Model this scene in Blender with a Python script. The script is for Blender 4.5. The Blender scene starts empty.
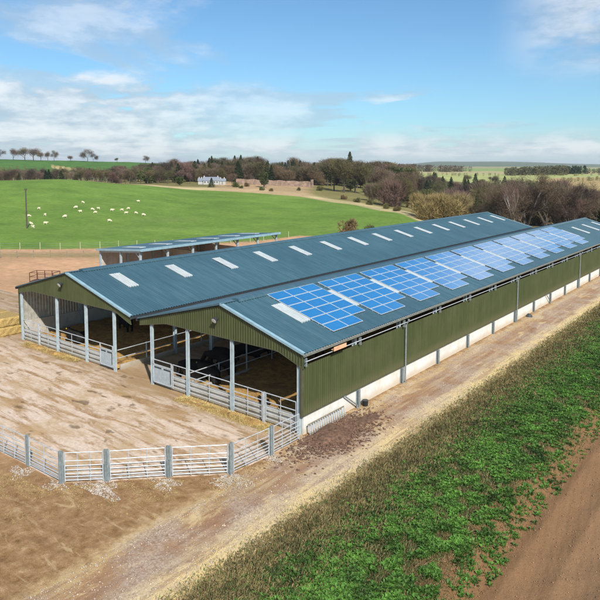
import bpy, math, random
import numpy as np
from mathutils import Vector, Matrix
random.seed(7); rng = np.random.default_rng(7)
scene = bpy.context.scene
COL = scene.collection
R = math.radians

# ---------------------------------------------------------------- camera
CAM = Vector((20.941, -26.377, 14.931)); YAW = 0.67329; PITCH = 0.08582; ROLL = 0.0019
F = 624.46
cd = bpy.data.cameras.new('camera'); cam = bpy.data.objects.new('camera', cd); COL.objects.link(cam)
cd.sensor_width = 36; cd.lens = F/600*36; cd.shift_y = (220.48-300)/600; cd.clip_end = 30000; cd.clip_start = 0.3
fw = Vector((-math.sin(YAW), math.cos(YAW), 0)); rt = Vector((math.cos(YAW), math.sin(YAW), 0))
Fv = fw*math.cos(PITCH)+Vector((0,0,-math.sin(PITCH))); Uv = fw*math.sin(PITCH)+Vector((0,0,math.cos(PITCH)))
R2 = rt*math.cos(ROLL)+Uv*math.sin(ROLL); U2 = -rt*math.sin(ROLL)+Uv*math.cos(ROLL)
M = Matrix((R2, U2, -Fv)).transposed().to_4x4(); M.translation = CAM
cam.matrix_world = M
scene.camera = cam

# ---------------------------------------------------------------- materials
MATS = {}
def nodemat(name):
    m = bpy.data.materials.new(name); m.use_nodes = True; MATS[name] = m
    nt = m.node_tree; b = nt.nodes['Principled BSDF']
    return m, nt, b
def N(nt, t, **kw):
    n = nt.nodes.new(t)
    for k, v in kw.items():
        if k in ('operation','blend_type','data_type','attribute_name','noise_dimensions','feature','wave_type','bands_direction','interpolation_type'): setattr(n, k, v)
        else: n.inputs[k].default_value = v
    return n
def noise(nt, vec, scale, detail=6, rough=.6, dist=0):
    n = N(nt, 'ShaderNodeTexNoise', Scale=scale, Detail=detail, Roughness=rough, Distortion=dist)
    nt.links.new(vec, n.inputs['Vector']); return n.outputs['Fac']
def mapping(nt, vec, scale=(1,1,1), rot=(0,0,0), loc=(0,0,0)):
    n = nt.nodes.new('ShaderNodeMapping'); n.inputs['Scale'].default_value = scale
    n.inputs['Rotation'].default_value = rot; n.inputs['Location'].default_value = loc
    nt.links.new(vec, n.inputs['Vector']); return n.outputs['Vector']
def ramp(nt, fac, stops, interp='LINEAR'):
    n = nt.nodes.new('ShaderNodeValToRGB'); n.color_ramp.interpolation = interp
    e = n.color_ramp.elements
    while len(e) < len(stops): e.new(0.5)
    for el, (p, c) in zip(e, stops):
        el.position = p; el.color = (*c, 1) if len(c) == 3 else c
    nt.links.new(fac, n.inputs['Fac']); return n.outputs['Color']
def step(nt, fac, a, b):
    n = nt.nodes.new('ShaderNodeMapRange'); n.interpolation_type = 'SMOOTHSTEP'
    n.inputs['From Min'].default_value = a; n.inputs['From Max'].default_value = b
    nt.links.new(fac, n.inputs['Value']); return n.outputs['Result']
def mix(nt, fac, a, b, blend='MIX'):
    n = nt.nodes.new('ShaderNodeMix'); n.data_type = 'RGBA'; n.blend_type = blend
    for s, v in ((n.inputs[0], fac), (n.inputs[6], a), (n.inputs[7], b)):
        if isinstance(v, (int, float)): s.default_value = v
        elif isinstance(v, tuple): s.default_value = (*v, 1)
        else: nt.links.new(v, s)
    return n.outputs[2]
def math_(nt, op, a, b=0.0):
    n = nt.nodes.new('ShaderNodeMath'); n.operation = op
    for s, v in ((n.inputs[0], a), (n.inputs[1], b)):
        if isinstance(v, (int, float)): s.default_value = v
        else: nt.links.new(v, s)
    return n.outputs[0]
def pos(nt): return nt.nodes.new('ShaderNodeNewGeometry').outputs['Position']
def objc(nt): return nt.nodes.new('ShaderNodeTexCoord').outputs['Object']
def bump(nt, b, h, strength=.5, dist=.05):
    n = N(nt, 'ShaderNodeBump', Strength=strength, Distance=dist)
    nt.links.new(h, n.inputs['Height']); nt.links.new(n.outputs['Normal'], b.inputs['Normal'])
def setc(nt, b, c):
    if isinstance(c, tuple): b.inputs['Base Color'].default_value = (*c, 1)
    else: nt.links.new(c, b.inputs['Base Color'])
def simple(name, c, rough=.7, metal=0, var=.25, scale=3, vec='pos', spec=.5, bmp=0):
    m, nt, b = nodemat(name)
    v = pos(nt) if vec == 'pos' else objc(nt)
    f = noise(nt, v, scale, 5, .65)
    dark = tuple(x*(1-var) for x in c); lite = tuple(min(1, x*(1+var)) for x in c)
    setc(nt, b, ramp(nt, f, [(.3, dark), (.7, lite)]))
    b.inputs['Roughness'].default_value = rough; b.inputs['Metallic'].default_value = metal
    b.inputs['Specular IOR Level'].default_value = spec
    if bmp: bump(nt, b, noise(nt, v, scale*6, 4), bmp, .02)
    return m

# weathered painted steel roof: colour drifts with panel, streaks run down the slope
def roofmat(name, c, c2):
    m, nt, b = nodemat(name); p = pos(nt)
    st = noise(nt, mapping(nt, p, (.35, 3.0, .35)), 1.0, 5, .65)
    big = noise(nt, p, .12, 3)
    col = mix(nt, step(nt, st, .3, .75), c, c2)
    col = mix(nt, math_(nt, 'MULTIPLY', step(nt, big, .35, .7), .45), col, tuple(x*.72 for x in c))
    lich = noise(nt, p, 1.7, 9, .78)
    col = mix(nt, math_(nt, 'MULTIPLY', step(nt, lich, .56, .74), .35), col, (.15,.17,.15))
    # laps between sheets, one metre wide, and a cross lap half way
    sx = nt.nodes.new('ShaderNodeSeparateXYZ'); nt.links.new(p, sx.inputs[0])
    lap = math_(nt, 'LESS_THAN', math_(nt, 'FRACT', math_(nt, 'DIVIDE', sx.outputs[1], 1.0)), .035)
    col = mix(nt, math_(nt, 'MULTIPLY', lap, .35), col, tuple(x*.5 for x in c))
    setc(nt, b, col); b.inputs['Roughness'].default_value = .34
    b.inputs['Specular IOR Level'].default_value = .5
    return m
roof_m = roofmat('roof_sheet', (.036,.086,.116), (.060,.120,.148))
under_m = simple('roof_underside', (.36,.36,.34), .7)
trim_m = simple('trim_steel', (.22,.34,.40), .4, 0, .15, 2)
dark_m = simple('dark_steel', (.03,.035,.04), .5)
olive_m = None
def olivemat():
    m, nt, b = nodemat('olive_cladding'); p = pos(nt)
    st = noise(nt, mapping(nt, p, (3.0, 3.0, .3)), 1.0, 5, .6)
    col = mix(nt, step(nt, st, .3, .75), (.044,.055,.020), (.062,.073,.028))
    sx = nt.nodes.new('ShaderNodeSeparateXYZ'); nt.links.new(p, sx.inputs[0])
    dirt = math_(nt, 'MULTIPLY', math_(nt, 'SUBTRACT', 1.0, step(nt, math_(nt, 'ADD', sx.outputs[2], math_(nt,'MULTIPLY', st, .8)), 1.5, 2.3)), .4)
    col = mix(nt, dirt, col, (.15,.13,.07))
    jt = math_(nt, 'LESS_THAN', math_(nt, 'FRACT', math_(nt, 'DIVIDE', math_(nt, 'ADD', sx.outputs[1], sx.outputs[0]), 1.0)), .03)
    col = mix(nt, math_(nt, 'MULTIPLY', jt, .35), col, (.03,.035,.015)); bl = noise(nt, p, .5, 4, .6)
    col = mix(nt, math_(nt, 'MULTIPLY', step(nt, bl, .4, .7), .35), col, (.085,.09,.045))
    setc(nt, b, col); b.inputs['Roughness'].default_value = .5; b.inputs['Specular IOR Level'].default_value = .3
    return m
olive_m = olivemat()
grey_clad = simple('grey_boards', (.30,.29,.25), .8, 0, .3, 2.5)
galv = simple('galvanised_steel', (.48,.52,.55), .45, .35, .2, 6)
galv_post = simple('weathered_galvanised', (.23,.27,.28), .5, .3, .3, 8)
col_m = simple('pale_painted_column', (.34,.41,.44), .5, .1, .2, 3)
sheet_m = simple('galvanised_sheet', (.42,.50,.56), .38, .4, .15, 5)
black_m = simple('black_rubber', (.012,.012,.013), .6)
timber = simple('weathered_timber', (.20,.17,.12), .85, 0, .35, 8)
rust = simple('rusty_steel', (.10,.035,.02), .8, 0, .4, 8)
white_m = simple('white_paint', (.72,.72,.70), .6, 0, .08)
copper = simple('bare_timber_plate', (.60,.34,.20), .7, 0, .15)
lampg = simple('lamp_glass', (.6,.62,.6), .1)
sky_m = simple('skylight_sheet', (.42,.50,.55), .3, 0, .2, 1.5)
def skylightmat():
    m, nt, b = nodemat('rooflight'); p = pos(nt); f = noise(nt, mapping(nt, p, (1, 3, 1)), 1.5, 6, .7)
    c = mix(nt, step(nt, f, .35, .7), (.52,.58,.60), (.68,.74,.76)); setc(nt, b, c); b.inputs['Roughness'].default_value = .35
    t = nt.nodes.new('ShaderNodeBsdfTranslucent'); t.inputs[0].default_value = (.75,.78,.72,1); ms = nt.nodes.new('ShaderNodeMixShader'); ms.inputs[0].default_value = .4
    nt.links.new(b.outputs[0], ms.inputs[1]); nt.links.new(t.outputs[0], ms.inputs[2]); nt.links.new(ms.outputs[0], nt.nodes['Material Output'].inputs['Surface']); return m
sky_m = skylightmat()
frame_m = simple('panel_frame', (.48,.54,.58), .3, .2, .08)
trunk_m = simple('bark', (.075,.06,.048), .9, 0, .35, 2, 'obj')
birch_m = simple('birch_bark', (.36,.33,.29), .8, 0, .35, 3, 'obj')
slate = simple('slate_roof', (.17,.19,.23), .6)
render_m = simple('cream_render', (.36,.36,.35), .8)
stonewall = simple('old_stone', (.23,.16,.12), .9, 0, .5, .8)
glass_m = simple('window_glass', (.03,.04,.05), .1)
fur = simple('black_hide', (.010,.009,.008), .75, 0, .4, 5, 'obj', .2)
wool = simple('wool', (.60,.54,.38), .95, 0, .2, 6, 'obj')
skin_m = simple('sheep_skin', (.45,.38,.30), .9, 0, .2, 6, 'obj')
yellow = simple('yellow_tag', (.6,.42,.03), .6)

def concmat(name, a, b_, stain, sfac=.5):
    m, nt, b = nodemat(name); p = pos(nt)
    f = noise(nt, p, 1.2, 7, .65); s = noise(nt, mapping(nt, p, (1,1,.5)), .6, 6, .7)
    col = mix(nt, step(nt, f, .3, .7), a, b_)
    sx = nt.nodes.new('ShaderNodeSeparateXYZ'); nt.links.new(p, sx.inputs[0])
    low = math_(nt, 'SUBTRACT', 1.0, step(nt, math_(nt, 'ADD', sx.outputs[2], math_(nt,'MULTIPLY', s, -.7)), -.25, .25))
    col = mix(nt, math_(nt, 'MULTIPLY', step(nt, s, .45, .7), sfac), col, stain)
    col = mix(nt, math_(nt, 'MULTIPLY', low, .7), col, stain)
    jn = math_(nt, 'LESS_THAN', math_(nt, 'FRACT', math_(nt, 'DIVIDE', sx.outputs[1], 5.5)), .006)
    col = mix(nt, math_(nt, 'MULTIPLY', jn, .6), col, tuple(x*.4 for x in a))
    setc(nt, b, col); b.inputs['Roughness'].default_value = .85
    bump(nt, b, noise(nt, p, 12, 5), .3, .02)
    return m
base_m = concmat('pale_concrete_wall', (.54,.53,.50), (.66,.65,.62), (.45,.36,.25), .35)
panel_m = concmat('grey_concrete_panel', (.40,.38,.34), (.50,.48,.44), (.25,.20,.12), .6)
spill_m = simple('spilt_concrete', (.40,.35,.30), .95, 0, .45, 5, 'pos', .3, .8)

# solar glass: deep blue cells with fine bus lines under glass
def solarmat():
    m, nt, b = nodemat('solar_cells'); v = objc(nt)
    sx = nt.nodes.new('ShaderNodeSeparateXYZ'); nt.links.new(v, sx.inputs[0])
    def lines(o, n, w): return math_(nt, 'LESS_THAN', math_(nt, 'FRACT', math_(nt, 'MULTIPLY', o, n)), w)
    g = math_(nt, 'MAXIMUM', lines(sx.outputs[1], 6.25, .05), lines(sx.outputs[0], 6.6, .05))
    f = noise(nt, v, 3, 2)
    oi = nt.nodes.new('ShaderNodeObjectInfo')
    c0 = mix(nt, step(nt, f, .3, .7), (.001,.135,.36), (.003,.165,.43))
    c0 = mix(nt, math_(nt, 'MULTIPLY', oi.outputs['Random'], .35), c0, (.006,.21,.50))
    c = mix(nt, math_(nt, 'MULTIPLY', g, .35), c0, (.20,.42,.72))
    setc(nt, b, c); b.inputs['Roughness'].default_value = .16; b.inputs['IOR'].default_value = 2.9
    b.inputs['Coat Weight'].default_value = 1.0; b.inputs['Coat Roughness'].default_value = .06; b.inputs['Coat IOR'].default_value = 1.6
    return m
solar_m = solarmat()

def strawmat():
    m, nt, b = nodemat('straw_bedding'); p = pos(nt)
    f = noise(nt, mapping(nt, p, (1,1,1)), 2.2, 8, .75, .6); g = noise(nt, p, .45, 4)
    col = ramp(nt, f, [(.28, (.11,.058,.02)), (.45, (.36,.20,.06)), (.60, (.55,.34,.105)), (.8, (.68,.48,.20))])
    col = mix(nt, math_(nt, 'MULTIPLY', step(nt, g, .5, .7), .5), col, (.16,.085,.035))
    setc(nt, b, col); b.inputs['Roughness'].default_value = .95
    bump(nt, b, noise(nt, p, 9, 8, .8), 1.0, .12)
    return m
bed_m = strawmat()
straw_m = simple('loose_straw', (.50,.37,.14), .8, 0, .45, 14)
bale_m = simple('bale_straw', (.36,.25,.09), .9, 0, .4, 9, 'pos', .3, 1.0)
heap_m = simple('dark_heap', (.13,.07,.055), .95, 0, .5, 5, 'pos', .3, 1.0)
rubble_m = simple('broken_brick', (.13,.075,.05), .95, 0, .6, 5, 'pos', .3, 1.0)
clod_m = simple('soil_clod', (.24,.14,.07), .95, 0, .4, 3)
pebble_m = simple('pebble', (.38,.31,.24), .9, 0, .5, 5)

def yardmat():
    m, nt, b = nodemat('yard_concrete'); p = pos(nt)
    rot = mapping(nt, p, (.22, 1.5, 1), (0,0,R(-18)))     # smears left by the scraper
    s1 = noise(nt, rot, .95, 8, .72, .6)
    s2 = noise(nt, mapping(nt, p, (.6,1,1), (0,0,R(35))), .5, 7, .7, .4)
    fine = noise(nt, p, 5, 8, .75)
    spots = noise(nt, mapping(nt, p, (.55,1,1), (0,0,R(-20))), 1.3, 3, .5, .3)
    base = mix(nt, step(nt, fine, .3, .7), (.45,.345,.26), (.61,.49,.39))
    mud = mix(nt, step(nt, fine, .35, .65), (.20,.11,.04), (.34,.20,.085))
    f = math_(nt, 'MULTIPLY', step(nt, s1, .455, .61), .9)
    col = mix(nt, f, base, mud)
    f2 = math_(nt, 'MULTIPLY', step(nt, s2, .45, .62), .7)
    col = mix(nt, f2, col, (.36,.235,.11))
    col = mix(nt, math_(nt, 'MULTIPLY', step(nt, spots, .62, .70), .7), col, (.10,.058,.022))
    # wetter muck close to the gates
    sx = nt.nodes.new('ShaderNodeSeparateXYZ'); nt.links.new(p, sx.inputs[0])
    nr = math_(nt, 'MULTIPLY', step(nt, math_(nt, 'ADD', sx.outputs[1], math_(nt, 'MULTIPLY', s2, 3.0)), -1.6, 1.6), .55)
    col = mix(nt, nr, col, (.21,.13,.055))
    setc(nt, b, col)
    rr = nt.nodes.new('ShaderNodeMapRange'); rr.inputs['To Min'].default_value = .55; rr.inputs['To Max'].default_value = .9
    nt.links.new(s1, rr.inputs['Value']); nt.links.new(rr.outputs[0], b.inputs['Roughness'])
    bump(nt, b, math_(nt, 'ADD', math_(nt, 'MULTIPLY', fine, .6), s1), .45, .06)
    return m
yard_m = yardmat()

def groundmat():
    m, nt, b = nodemat('terrain'); p = pos(nt)
    sx = nt.nodes.new('ShaderNodeSeparateXYZ'); nt.links.new(p, sx.inputs[0])
    n1 = noise(nt, p, .35, 8, .65); n2 = noise(nt, p, 1.7, 8, .72); n3 = noise(nt, p, 9, 6, .75)
    nl = noise(nt, mapping(nt, p, (2.2, .16, 1), (0,0,R(4))), 1.0, 6, .65, .3)   # along the track
    w = math_(nt, 'ADD', math_(nt, 'MULTIPLY', math_(nt, 'SUBTRACT', n1, .5), 2.2), math_(nt, 'MULTIPLY', math_(nt, 'SUBTRACT', n2, .5), 1.6))
    X = math_(nt, 'DIVIDE', math_(nt, 'ADD', sx.outputs[0], w), 16.0)
    prof = ramp(nt, X, [(0.0,(.46,.33,.18)),(.04,(.72,.55,.29)),(.085,(.38,.235,.125)),(.15,(.36,.225,.135)),(.20,(.40,.28,.19)),
                        (.235,(.74,.58,.32)),(.29,(.76,.59,.28)),(.325,(.27,.19,.08)),(.42,(.11,.09,.035)),(.50,(.06,.065,.024)),(.66,(.095,.075,.032)),
                        (.76,(.24,.135,.065)),(1.0,(.27,.165,.09))])
    soil = ramp(nt, n2, [(.28,(.13,.07,.032)),(.44,(.28,.165,.075)),(.58,(.37,.235,.125)),(.75,(.56,.42,.24))])
    sel = step(nt, math_(nt, 'ADD', sx.outputs[0], math_(nt,'MULTIPLY', w, .8)), -.2, 1.5)
    near = mix(nt, sel, soil, prof)
    # rutted streaks and stony patches on the track
    trk = math_(nt, 'MULTIPLY', step(nt, X, .02, .06), math_(nt, 'SUBTRACT', 1.0, step(nt, X, .27, .33)))
    near = mix(nt, math_(nt, 'MULTIPLY', math_(nt, 'MULTIPLY', trk, step(nt, nl, .5, .62)), .55), near, (.27,.155,.105))
    near = mix(nt, math_(nt, 'MULTIPLY', math_(nt, 'MULTIPLY', trk, step(nt, nl, .5, .36)), .5), near, (.58,.47,.30))
    pt = noise(nt, mapping(nt, p, (1.6,.5,1), (0,0,R(-8)), (4,9,0)), .55, 7, .7, .5)
    near = mix(nt, math_(nt, 'MULTIPLY', math_(nt, 'MULTIPLY', trk, step(nt, pt, .54, .64)), .7), near, (.70,.55,.31))
    near = mix(nt, math_(nt, 'MULTIPLY', math_(nt, 'MULTIPLY', trk, step(nt, pt, .44, .34)), .55), near, (.24,.135,.09))
    near = mix(nt, math_(nt, 'MULTIPLY', step(nt, n3, .35, .75), .35), near, mix(nt, .5, near, (.10,.06,.03)))
    n5 = noise(nt, p, 34, 5, .8)
    near = mix(nt, 1.0, near, ramp(nt, n5, [(.32,(.54,.50,.46)),(.5,(.88,.86,.84)),(.68,(1.25,1.2,1.14))]), 'MULTIPLY')
    rut = noise(nt, mapping(nt, p, (.35, 1.6, 1), (0,0,R(-38)), (3,1,0)), .8, 6, .68, .8)
    notrk = math_(nt, 'SUBTRACT', 1.0, sel)
    near = mix(nt, math_(nt, 'MULTIPLY', math_(nt, 'MULTIPLY', notrk, step(nt, rut, .55, .66)), .5), near, (.20,.115,.06))
    near = mix(nt, math_(nt, 'MULTIPLY', math_(nt, 'MULTIPLY', notrk, step(nt, rut, .44, .34)), .45), near, (.56,.43,.25))
    v = N(nt, 'ShaderNodeTexVoronoi', Scale=11.0); nt.links.new(p, v.inputs['Vector'])
    near = mix(nt, math_(nt, 'MULTIPLY', math_(nt, 'MULTIPLY', step(nt, n1, .42, .6), .5), trk), near, mix(nt, v.outputs['Distance'], (.62,.54,.46), (.20,.14,.10)))
    att = nt.nodes.new('ShaderNodeAttribute'); att.attribute_name = 'landcol'
    nf = noise(nt, p, .05, 6, .6); ng = noise(nt, p, .9, 6, .7)
    far = mix(nt, 1.0, att.outputs['Color'], ramp(nt, nf, [(.3,(.86,.86,.84)),(.7,(1.12,1.12,1.10))]), 'MULTIPLY')
    gz = noise(nt, mapping(nt, p, (.5,1,1), (0,0,R(30))), .12, 8, .7)
    far = mix(nt, 1.0, far, ramp(nt, gz, [(.35,(.80,.84,.80)),(.65,(1.2,1.12,1.15))]), 'MULTIPLY')
    far = mix(nt, 1.0, far, ramp(nt, ng, [(.25,(.72,.70,.68)),(.75,(1.25,1.25,1.22))]), 'MULTIPLY')
    a2 = nt.nodes.new('ShaderNodeAttribute'); a2.attribute_name = 'near'
    col = mix(nt, a2.outputs['Fac'], far, near)
    setc(nt, b, col); b.inputs['Roughness'].default_value = .95; b.inputs['Specular IOR Level'].default_value = .15
    h = math_(nt, 'ADD', math_(nt, 'MULTIPLY', n2, 1.0), math_(nt, 'ADD', math_(nt, 'MULTIPLY', n3, .5), math_(nt,'MULTIPLY', nl, .5)))
    h = math_(nt, 'ADD', h, math_(nt, 'MULTIPLY', n5, .35))
    bump(nt, b, h, .7, .10)
    return m
terr_m = groundmat()

def leafmat(name, cols, rough=.6, trans=.25):
    """colour varies from tree to tree (object random) and clump to clump"""
    m, nt, b = nodemat(name)
    oi = nt.nodes.new('ShaderNodeObjectInfo'); 
    c = ramp(nt, oi.outputs['Random'], [(i/(len(cols)-1), q) for i, q in enumerate(cols)])
    f = noise(nt, objc(nt), .55, 4, .6)
    c = mix(nt, 1.0, c, ramp(nt, f, [(.3,(.6,.6,.6)),(.7,(1.45,1.4,1.35))]), 'MULTIPLY')
    setc(nt, b, c); b.inputs['Roughness'].default_value = rough; b.inputs['Specular IOR Level'].default_value = .2
    return m
twig_m = leafmat('winter_twigs', [(.065,.043,.036),(.16,.12,.07),(.085,.08,.035),(.15,.09,.082),(.09,.09,.042),(.055,.042,.036),(.18,.14,.10)], .9)
needle_m = leafmat('conifer_needles', [(.022,.042,.018),(.04,.060,.022),(.06,.075,.028)], .7)
ivy_m = leafmat('ivy_leaves', [(.05,.075,.022),(.075,.095,.03),(.06,.07,.03)], .6)
willow_m = leafmat('willow_twigs', [(.27,.20,.09),(.22,.18,.08),(.20,.16,.085)], .9)
gorse_m = leafmat('scrub', [(.13,.13,.05),(.17,.12,.06),(.10,.13,.04)], .9)
weed_m = simple('weed_leaves', (.052,.125,.017), .6, 0, .85, .9, 'pos', .25)
grass_m = simple('green_grass', (.07,.115,.024), .7, 0, .5, .9)
dry_m = simple('dry_grass', (.19,.145,.06), .85, 0, .5, 1.1)
pale_m = simple('pale_dead_grass', (.55,.45,.22), .85, 0, .35, 1.3)

# ---------------------------------------------------------------- mesh helpers
def tag(o, label=None, cat=None, group=None, kind=None):
    if label: o['label'] = label
    if cat: o['category'] = cat
    if group: o['group'] = group
    if kind: o['kind'] = kind
    return o
def empty(name, loc, label, cat, group=None, rz=0):
    o = bpy.data.objects.new(name, None); COL.objects.link(o); o.location = loc; o.rotation_euler.z = rz
    o.empty_display_size = .2
    return tag(o, label, cat, group)
ORG = {}
def mesh_np(name, V, Fc, mats, parent=None, org=(0,0,0), mi=None, smooth=False):
    me = bpy.data.meshes.new(name)
    V = np.asarray(V, float) - np.asarray(org, float)
    Fc = [tuple(int(i) for i in f) for f in Fc] if not isinstance(Fc, np.ndarray) else Fc
    if isinstance(Fc, np.ndarray):
        n, k = Fc.shape
        me.vertices.add(len(V)); me.vertices.foreach_set('co', V.astype(np.float32).ravel())
        me.loops.add(n*k); me.loops.foreach_set('vertex_index', Fc.astype(np.int32).ravel())
        me.polygons.add(n); me.polygons.foreach_set('loop_start', np.arange(0, n*k, k, dtype=np.int32))
        me.update(calc_edges=True)
    else:
        me.from_pydata(V.tolist(), [], Fc)
    for m in (mats if isinstance(mats, (list, tuple)) else [mats]): me.materials.append(m)
    if mi is not None: me.polygons.foreach_set('material_index', np.asarray(mi, np.int32))
    if smooth: me.polygons.foreach_set('use_smooth', np.ones(len(me.polygons), bool))
    me.update()
    o = bpy.data.objects.new(name, me); COL.objects.link(o)
    if parent is not None: o.parent = parent
    return o
class MB:
    def __init__(s): s.v = []; s.f = []
    def quad(s, *p):
        n = len(s.v); s.v += [tuple(q) for q in p]; s.f.append(tuple(range(n, n+len(p)))); return s
    def box(s, a, b):
        x0,y0,z0 = a; x1,y1,z1 = b; n = len(s.v)
        s.v += [(x0,y0,z0),(x1,y0,z0),(x1,y1,z0),(x0,y1,z0),(x0,y0,z1),(x1,y0,z1),(x1,y1,z1),(x0,y1,z1)]
        s.f += [tuple(n+i for i in q) for q in ((3,2,1,0),(4,5,6,7),(0,1,5,4),(1,2,6,5),(2,3,7,6),(3,0,4,7))]; return s
    def beam(s, p, q, w, h, up=(0,0,1)):
        p = Vector(p); q = Vector(q); d = (q-p).normalized(); up = Vector(up)
        a = d.cross(up)
        if a.length < 1e-4: a = d.cross(Vector((1,0,0)))
        a.normalize(); c = a.cross(d).normalized(); a *= w/2; c *= h/2
        n = len(s.v)
        for e in (p, q):
            s.v += [tuple(e-a-c), tuple(e+a-c), tuple(e+a+c), tuple(e-a+c)]
        s.f += [tuple(n+i for i in k) for k in ((0,1,2,3),(7,6,5,4),(0,4,5,1),(1,5,6,2),(2,6,7,3),(3,7,4,0))]; return s
    def tube(s, p, q, r, k=6, r2=None):
        p = Vector(p); q = Vector(q); d = (q-p).normalized(); r2 = r if r2 is None else r2
        a = d.cross(Vector((0,0,1)))
        if a.length < 1e-3: a = Vector((1,0,0))
        a.normalize(); c = d.cross(a); n = len(s.v)
        for e, rr in ((p, r), (q, r2)):
            for i in range(k):
                t = 2*math.pi*i/k; s.v.append(tuple(e+a*math.cos(t)*rr+c*math.sin(t)*rr))
        for i in range(k): j = (i+1) % k; s.f.append((n+i, n+j, n+k+j, n+k+i))
        s.f.append(tuple(n+i for i in range(k))[::-1]); s.f.append(tuple(n+k+i for i in range(k))); return s
    def ibeam(s, x, y, z0, z1, w=.2, d=.2, t=.02):   # steel H-section upright, web along x
        s.box((x-w/2, y-d/2, z0), (x-w/2+t, y+d/2, z1)); s.box((x+w/2-t, y-d/2, z0), (x+w/2, y+d/2, z1))
        s.box((x-w/2+t, y-t/2, z0), (x+w/2-t, y+t/2, z1)); return s
    def build(s, name, mat, parent=None, org=(0,0,0), smooth=False):
        return mesh_np(name, s.v, s.f, mat, parent, org, smooth=smooth)
def ribbed(name, f0, f1, L, nrm, pitch, amp, mat, parent, org, prof='box', mids=0, fr=None, holes=()):
    """ribbed sheet: f0(t), f1(t) give its two edges at distance t along the run"""
    nrm = np.array(nrm, float); ts = []
    pr = [(0,0),(.55,0),(.65,1),(.90,1)] if prof == 'box' else [(i/6, .5+.5*math.sin(2*math.pi*i/6)) for i in range(6)]
    k = int(L/pitch)
    for i in range(k):
        for a, h in pr: ts.append(((i+a)*pitch, h))
    ts.append((L, 0)); V = []; Fc = []
    frs = fr or [i/(mids+1) for i in range(mids+2)]; rows = len(frs)
    for t, h in ts:
        a = np.array(f0(t)); b = np.array(f1(t))
        for r in range(rows): V.append(a+(b-a)*frs[r]+nrm*h*amp)
    for i in range(len(ts)-1):
        tm = (ts[i][0]+ts[i+1][0])/2; inh = any(h0 < tm < h1 for h0, h1 in holes)
        for r in range(rows-1):
            if inh and r == 1: continue
            Fc.append((i*rows+r, (i+1)*rows+r, (i+1)*rows+r+1, i*rows+r+1))
    return mesh_np(name, V, np.array(Fc), mat, parent, org, smooth=(prof != 'box'))

# ---------------------------------------------------------------- terrain
Ucol = np.array([-100,0,60,130,200,250,300,350,400,440,500,600,700.])
Drow = np.array([0,112,150,175,205,240,262,300,360,450,600,700,900,1500,3000,5500,6500,9500.])
Z = np.array([
 [0]*13,
 [0]*13,
 [.6,.6,.6,.6,.5,.4,.4,.8,1.3,.3,-1,-2,-2],
 [2.0,2.2,2.4,2.0,1.6,1.2,1.2,1.8,2.2,0,-2,-3.5,-3.5],
 [4.2,4.6,5.0,4.0,2.8,2.4,2.4,2.8,1.0,-1.5,-4,-5,-5],
 [7,7.6,8.2,6.4,4.3,3.9,3.5,2.0,0,-4,-6,-6,-6],
 [8.5,9.05,9.7,7.5,5.0,4.6,3.9,2.3,-.5,-5,-7,-6,-6],
 [7.5,8,8.5,6.8,5.8,5.4,4.8,3,-1,-6,-8,-5,-4],
 [3,3,3,5,7,6.8,6,4,-1,-5,-7,-3,-2],
 [2,2,2,6,9,8,7,5,0,-3,-5,1,2],
 [10,10,10,10,12,12,10,8,4,1,0,4.5,5],
 [23,23,22,20,16,15,14,11,6,5.5,5,6,7],
 [20,20,18,16,15,14,13,11,7,6.5,6.3,6.5,8],
 [12,12,12,12,12,12,11,10.5,9.3,9,9,9,10],
 [13]*13,
 [20,20,20,20,20,20,20,20,30,60,66,40,34],
 [30,30,30,30,30,30,30,30,40,74,58,48,44],
 [-80]*13])
def ud(x, y):
    dx = x-CAM.x; dy = y-CAM.y
    d = dx*fw.x+dy*fw.y; l = dx*rt.x+dy*rt.y
    return d, 300+F*l/np.maximum(d, 1e-3)
def bil(d, u):
    u = np.clip(u, -100, 700); d = np.clip(d, 0, 9499)
    i = np.clip(np.searchsorted(Ucol, u, side='right')-1, 0, len(Ucol)-2); j = np.clip(np.searchsorted(Drow, d, side='right')-1, 0, len(Drow)-2)
    a = (u-Ucol[i])/(Ucol[i+1]-Ucol[i]); b = (d-Drow[j])/(Drow[j+1]-Drow[j])
    a = a*a*(3-2*a)*.6+a*.4
    return (Z[j,i]*(1-a)+Z[j,i+1]*a)*(1-b)+(Z[j+1,i]*(1-a)+Z[j+1,i+1]*a)*b
def wob(x, y, s, seed=0):   # cheap smooth noise, -1..1
    r = np.random.default_rng(seed+11); o = 0
    for k in range(5):
        an = r.uniform(0, 6.28, 2); ph = r.uniform(0, 6.28, 2); fq = (1.7**k)/s
        o = o+np.sin((x*np.cos(an[0])+y*np.sin(an[0]))*fq+ph[0])*np.sin((x*np.cos(an[1])+y*np.sin(an[1]))*fq*1.3+ph[1])/(1.4**k)
    return o/2.2
def sst(a, b, x): t = np.clip((x-a)/(b-a), 0, 1); return t*t*(3-2*t)
def height(x, y):
    x = np.asarray(x, float); y = np.asarray(y, float)
    d, u = ud(x, y)
    z = bil(d, u)
    sm = (bil(d*1.03, u)+bil(d*.97, u)+z*2)/4
    z = np.where(d > 120, sm, z)
    z = z+wob(x, y, 40, 3)*np.clip((d-200)/800, 0, 1)*1.2
    # near: the bank beside the track, small hummocks
    nb = (1-sst(90, 110, y))
    z = z-nb*sst(11.8, 13, x)*.10*np.abs(np.sin((x+wob(x,y,6,4)*.25)*2.1))*np.clip(1-abs(y)/70,0,1)
    z = z+nb*(.55*sst(4.6, 7.5, x+wob(x, y, 5, 1)*.4)-.35*sst(11.4, 13.2, x)+.25*sst(15, 19, x))
    bare = nb*np.where(((x > .6) | (y < -1)), 1, 0)*np.where(y < -12.3, 1, np.where(x > .6, 1, .0))
    z = z+bare*wob(x, y, .9, 5)*.035+bare*sst(5, 7, x)*wob(x, y, .5, 8)*.05
    return z
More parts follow.
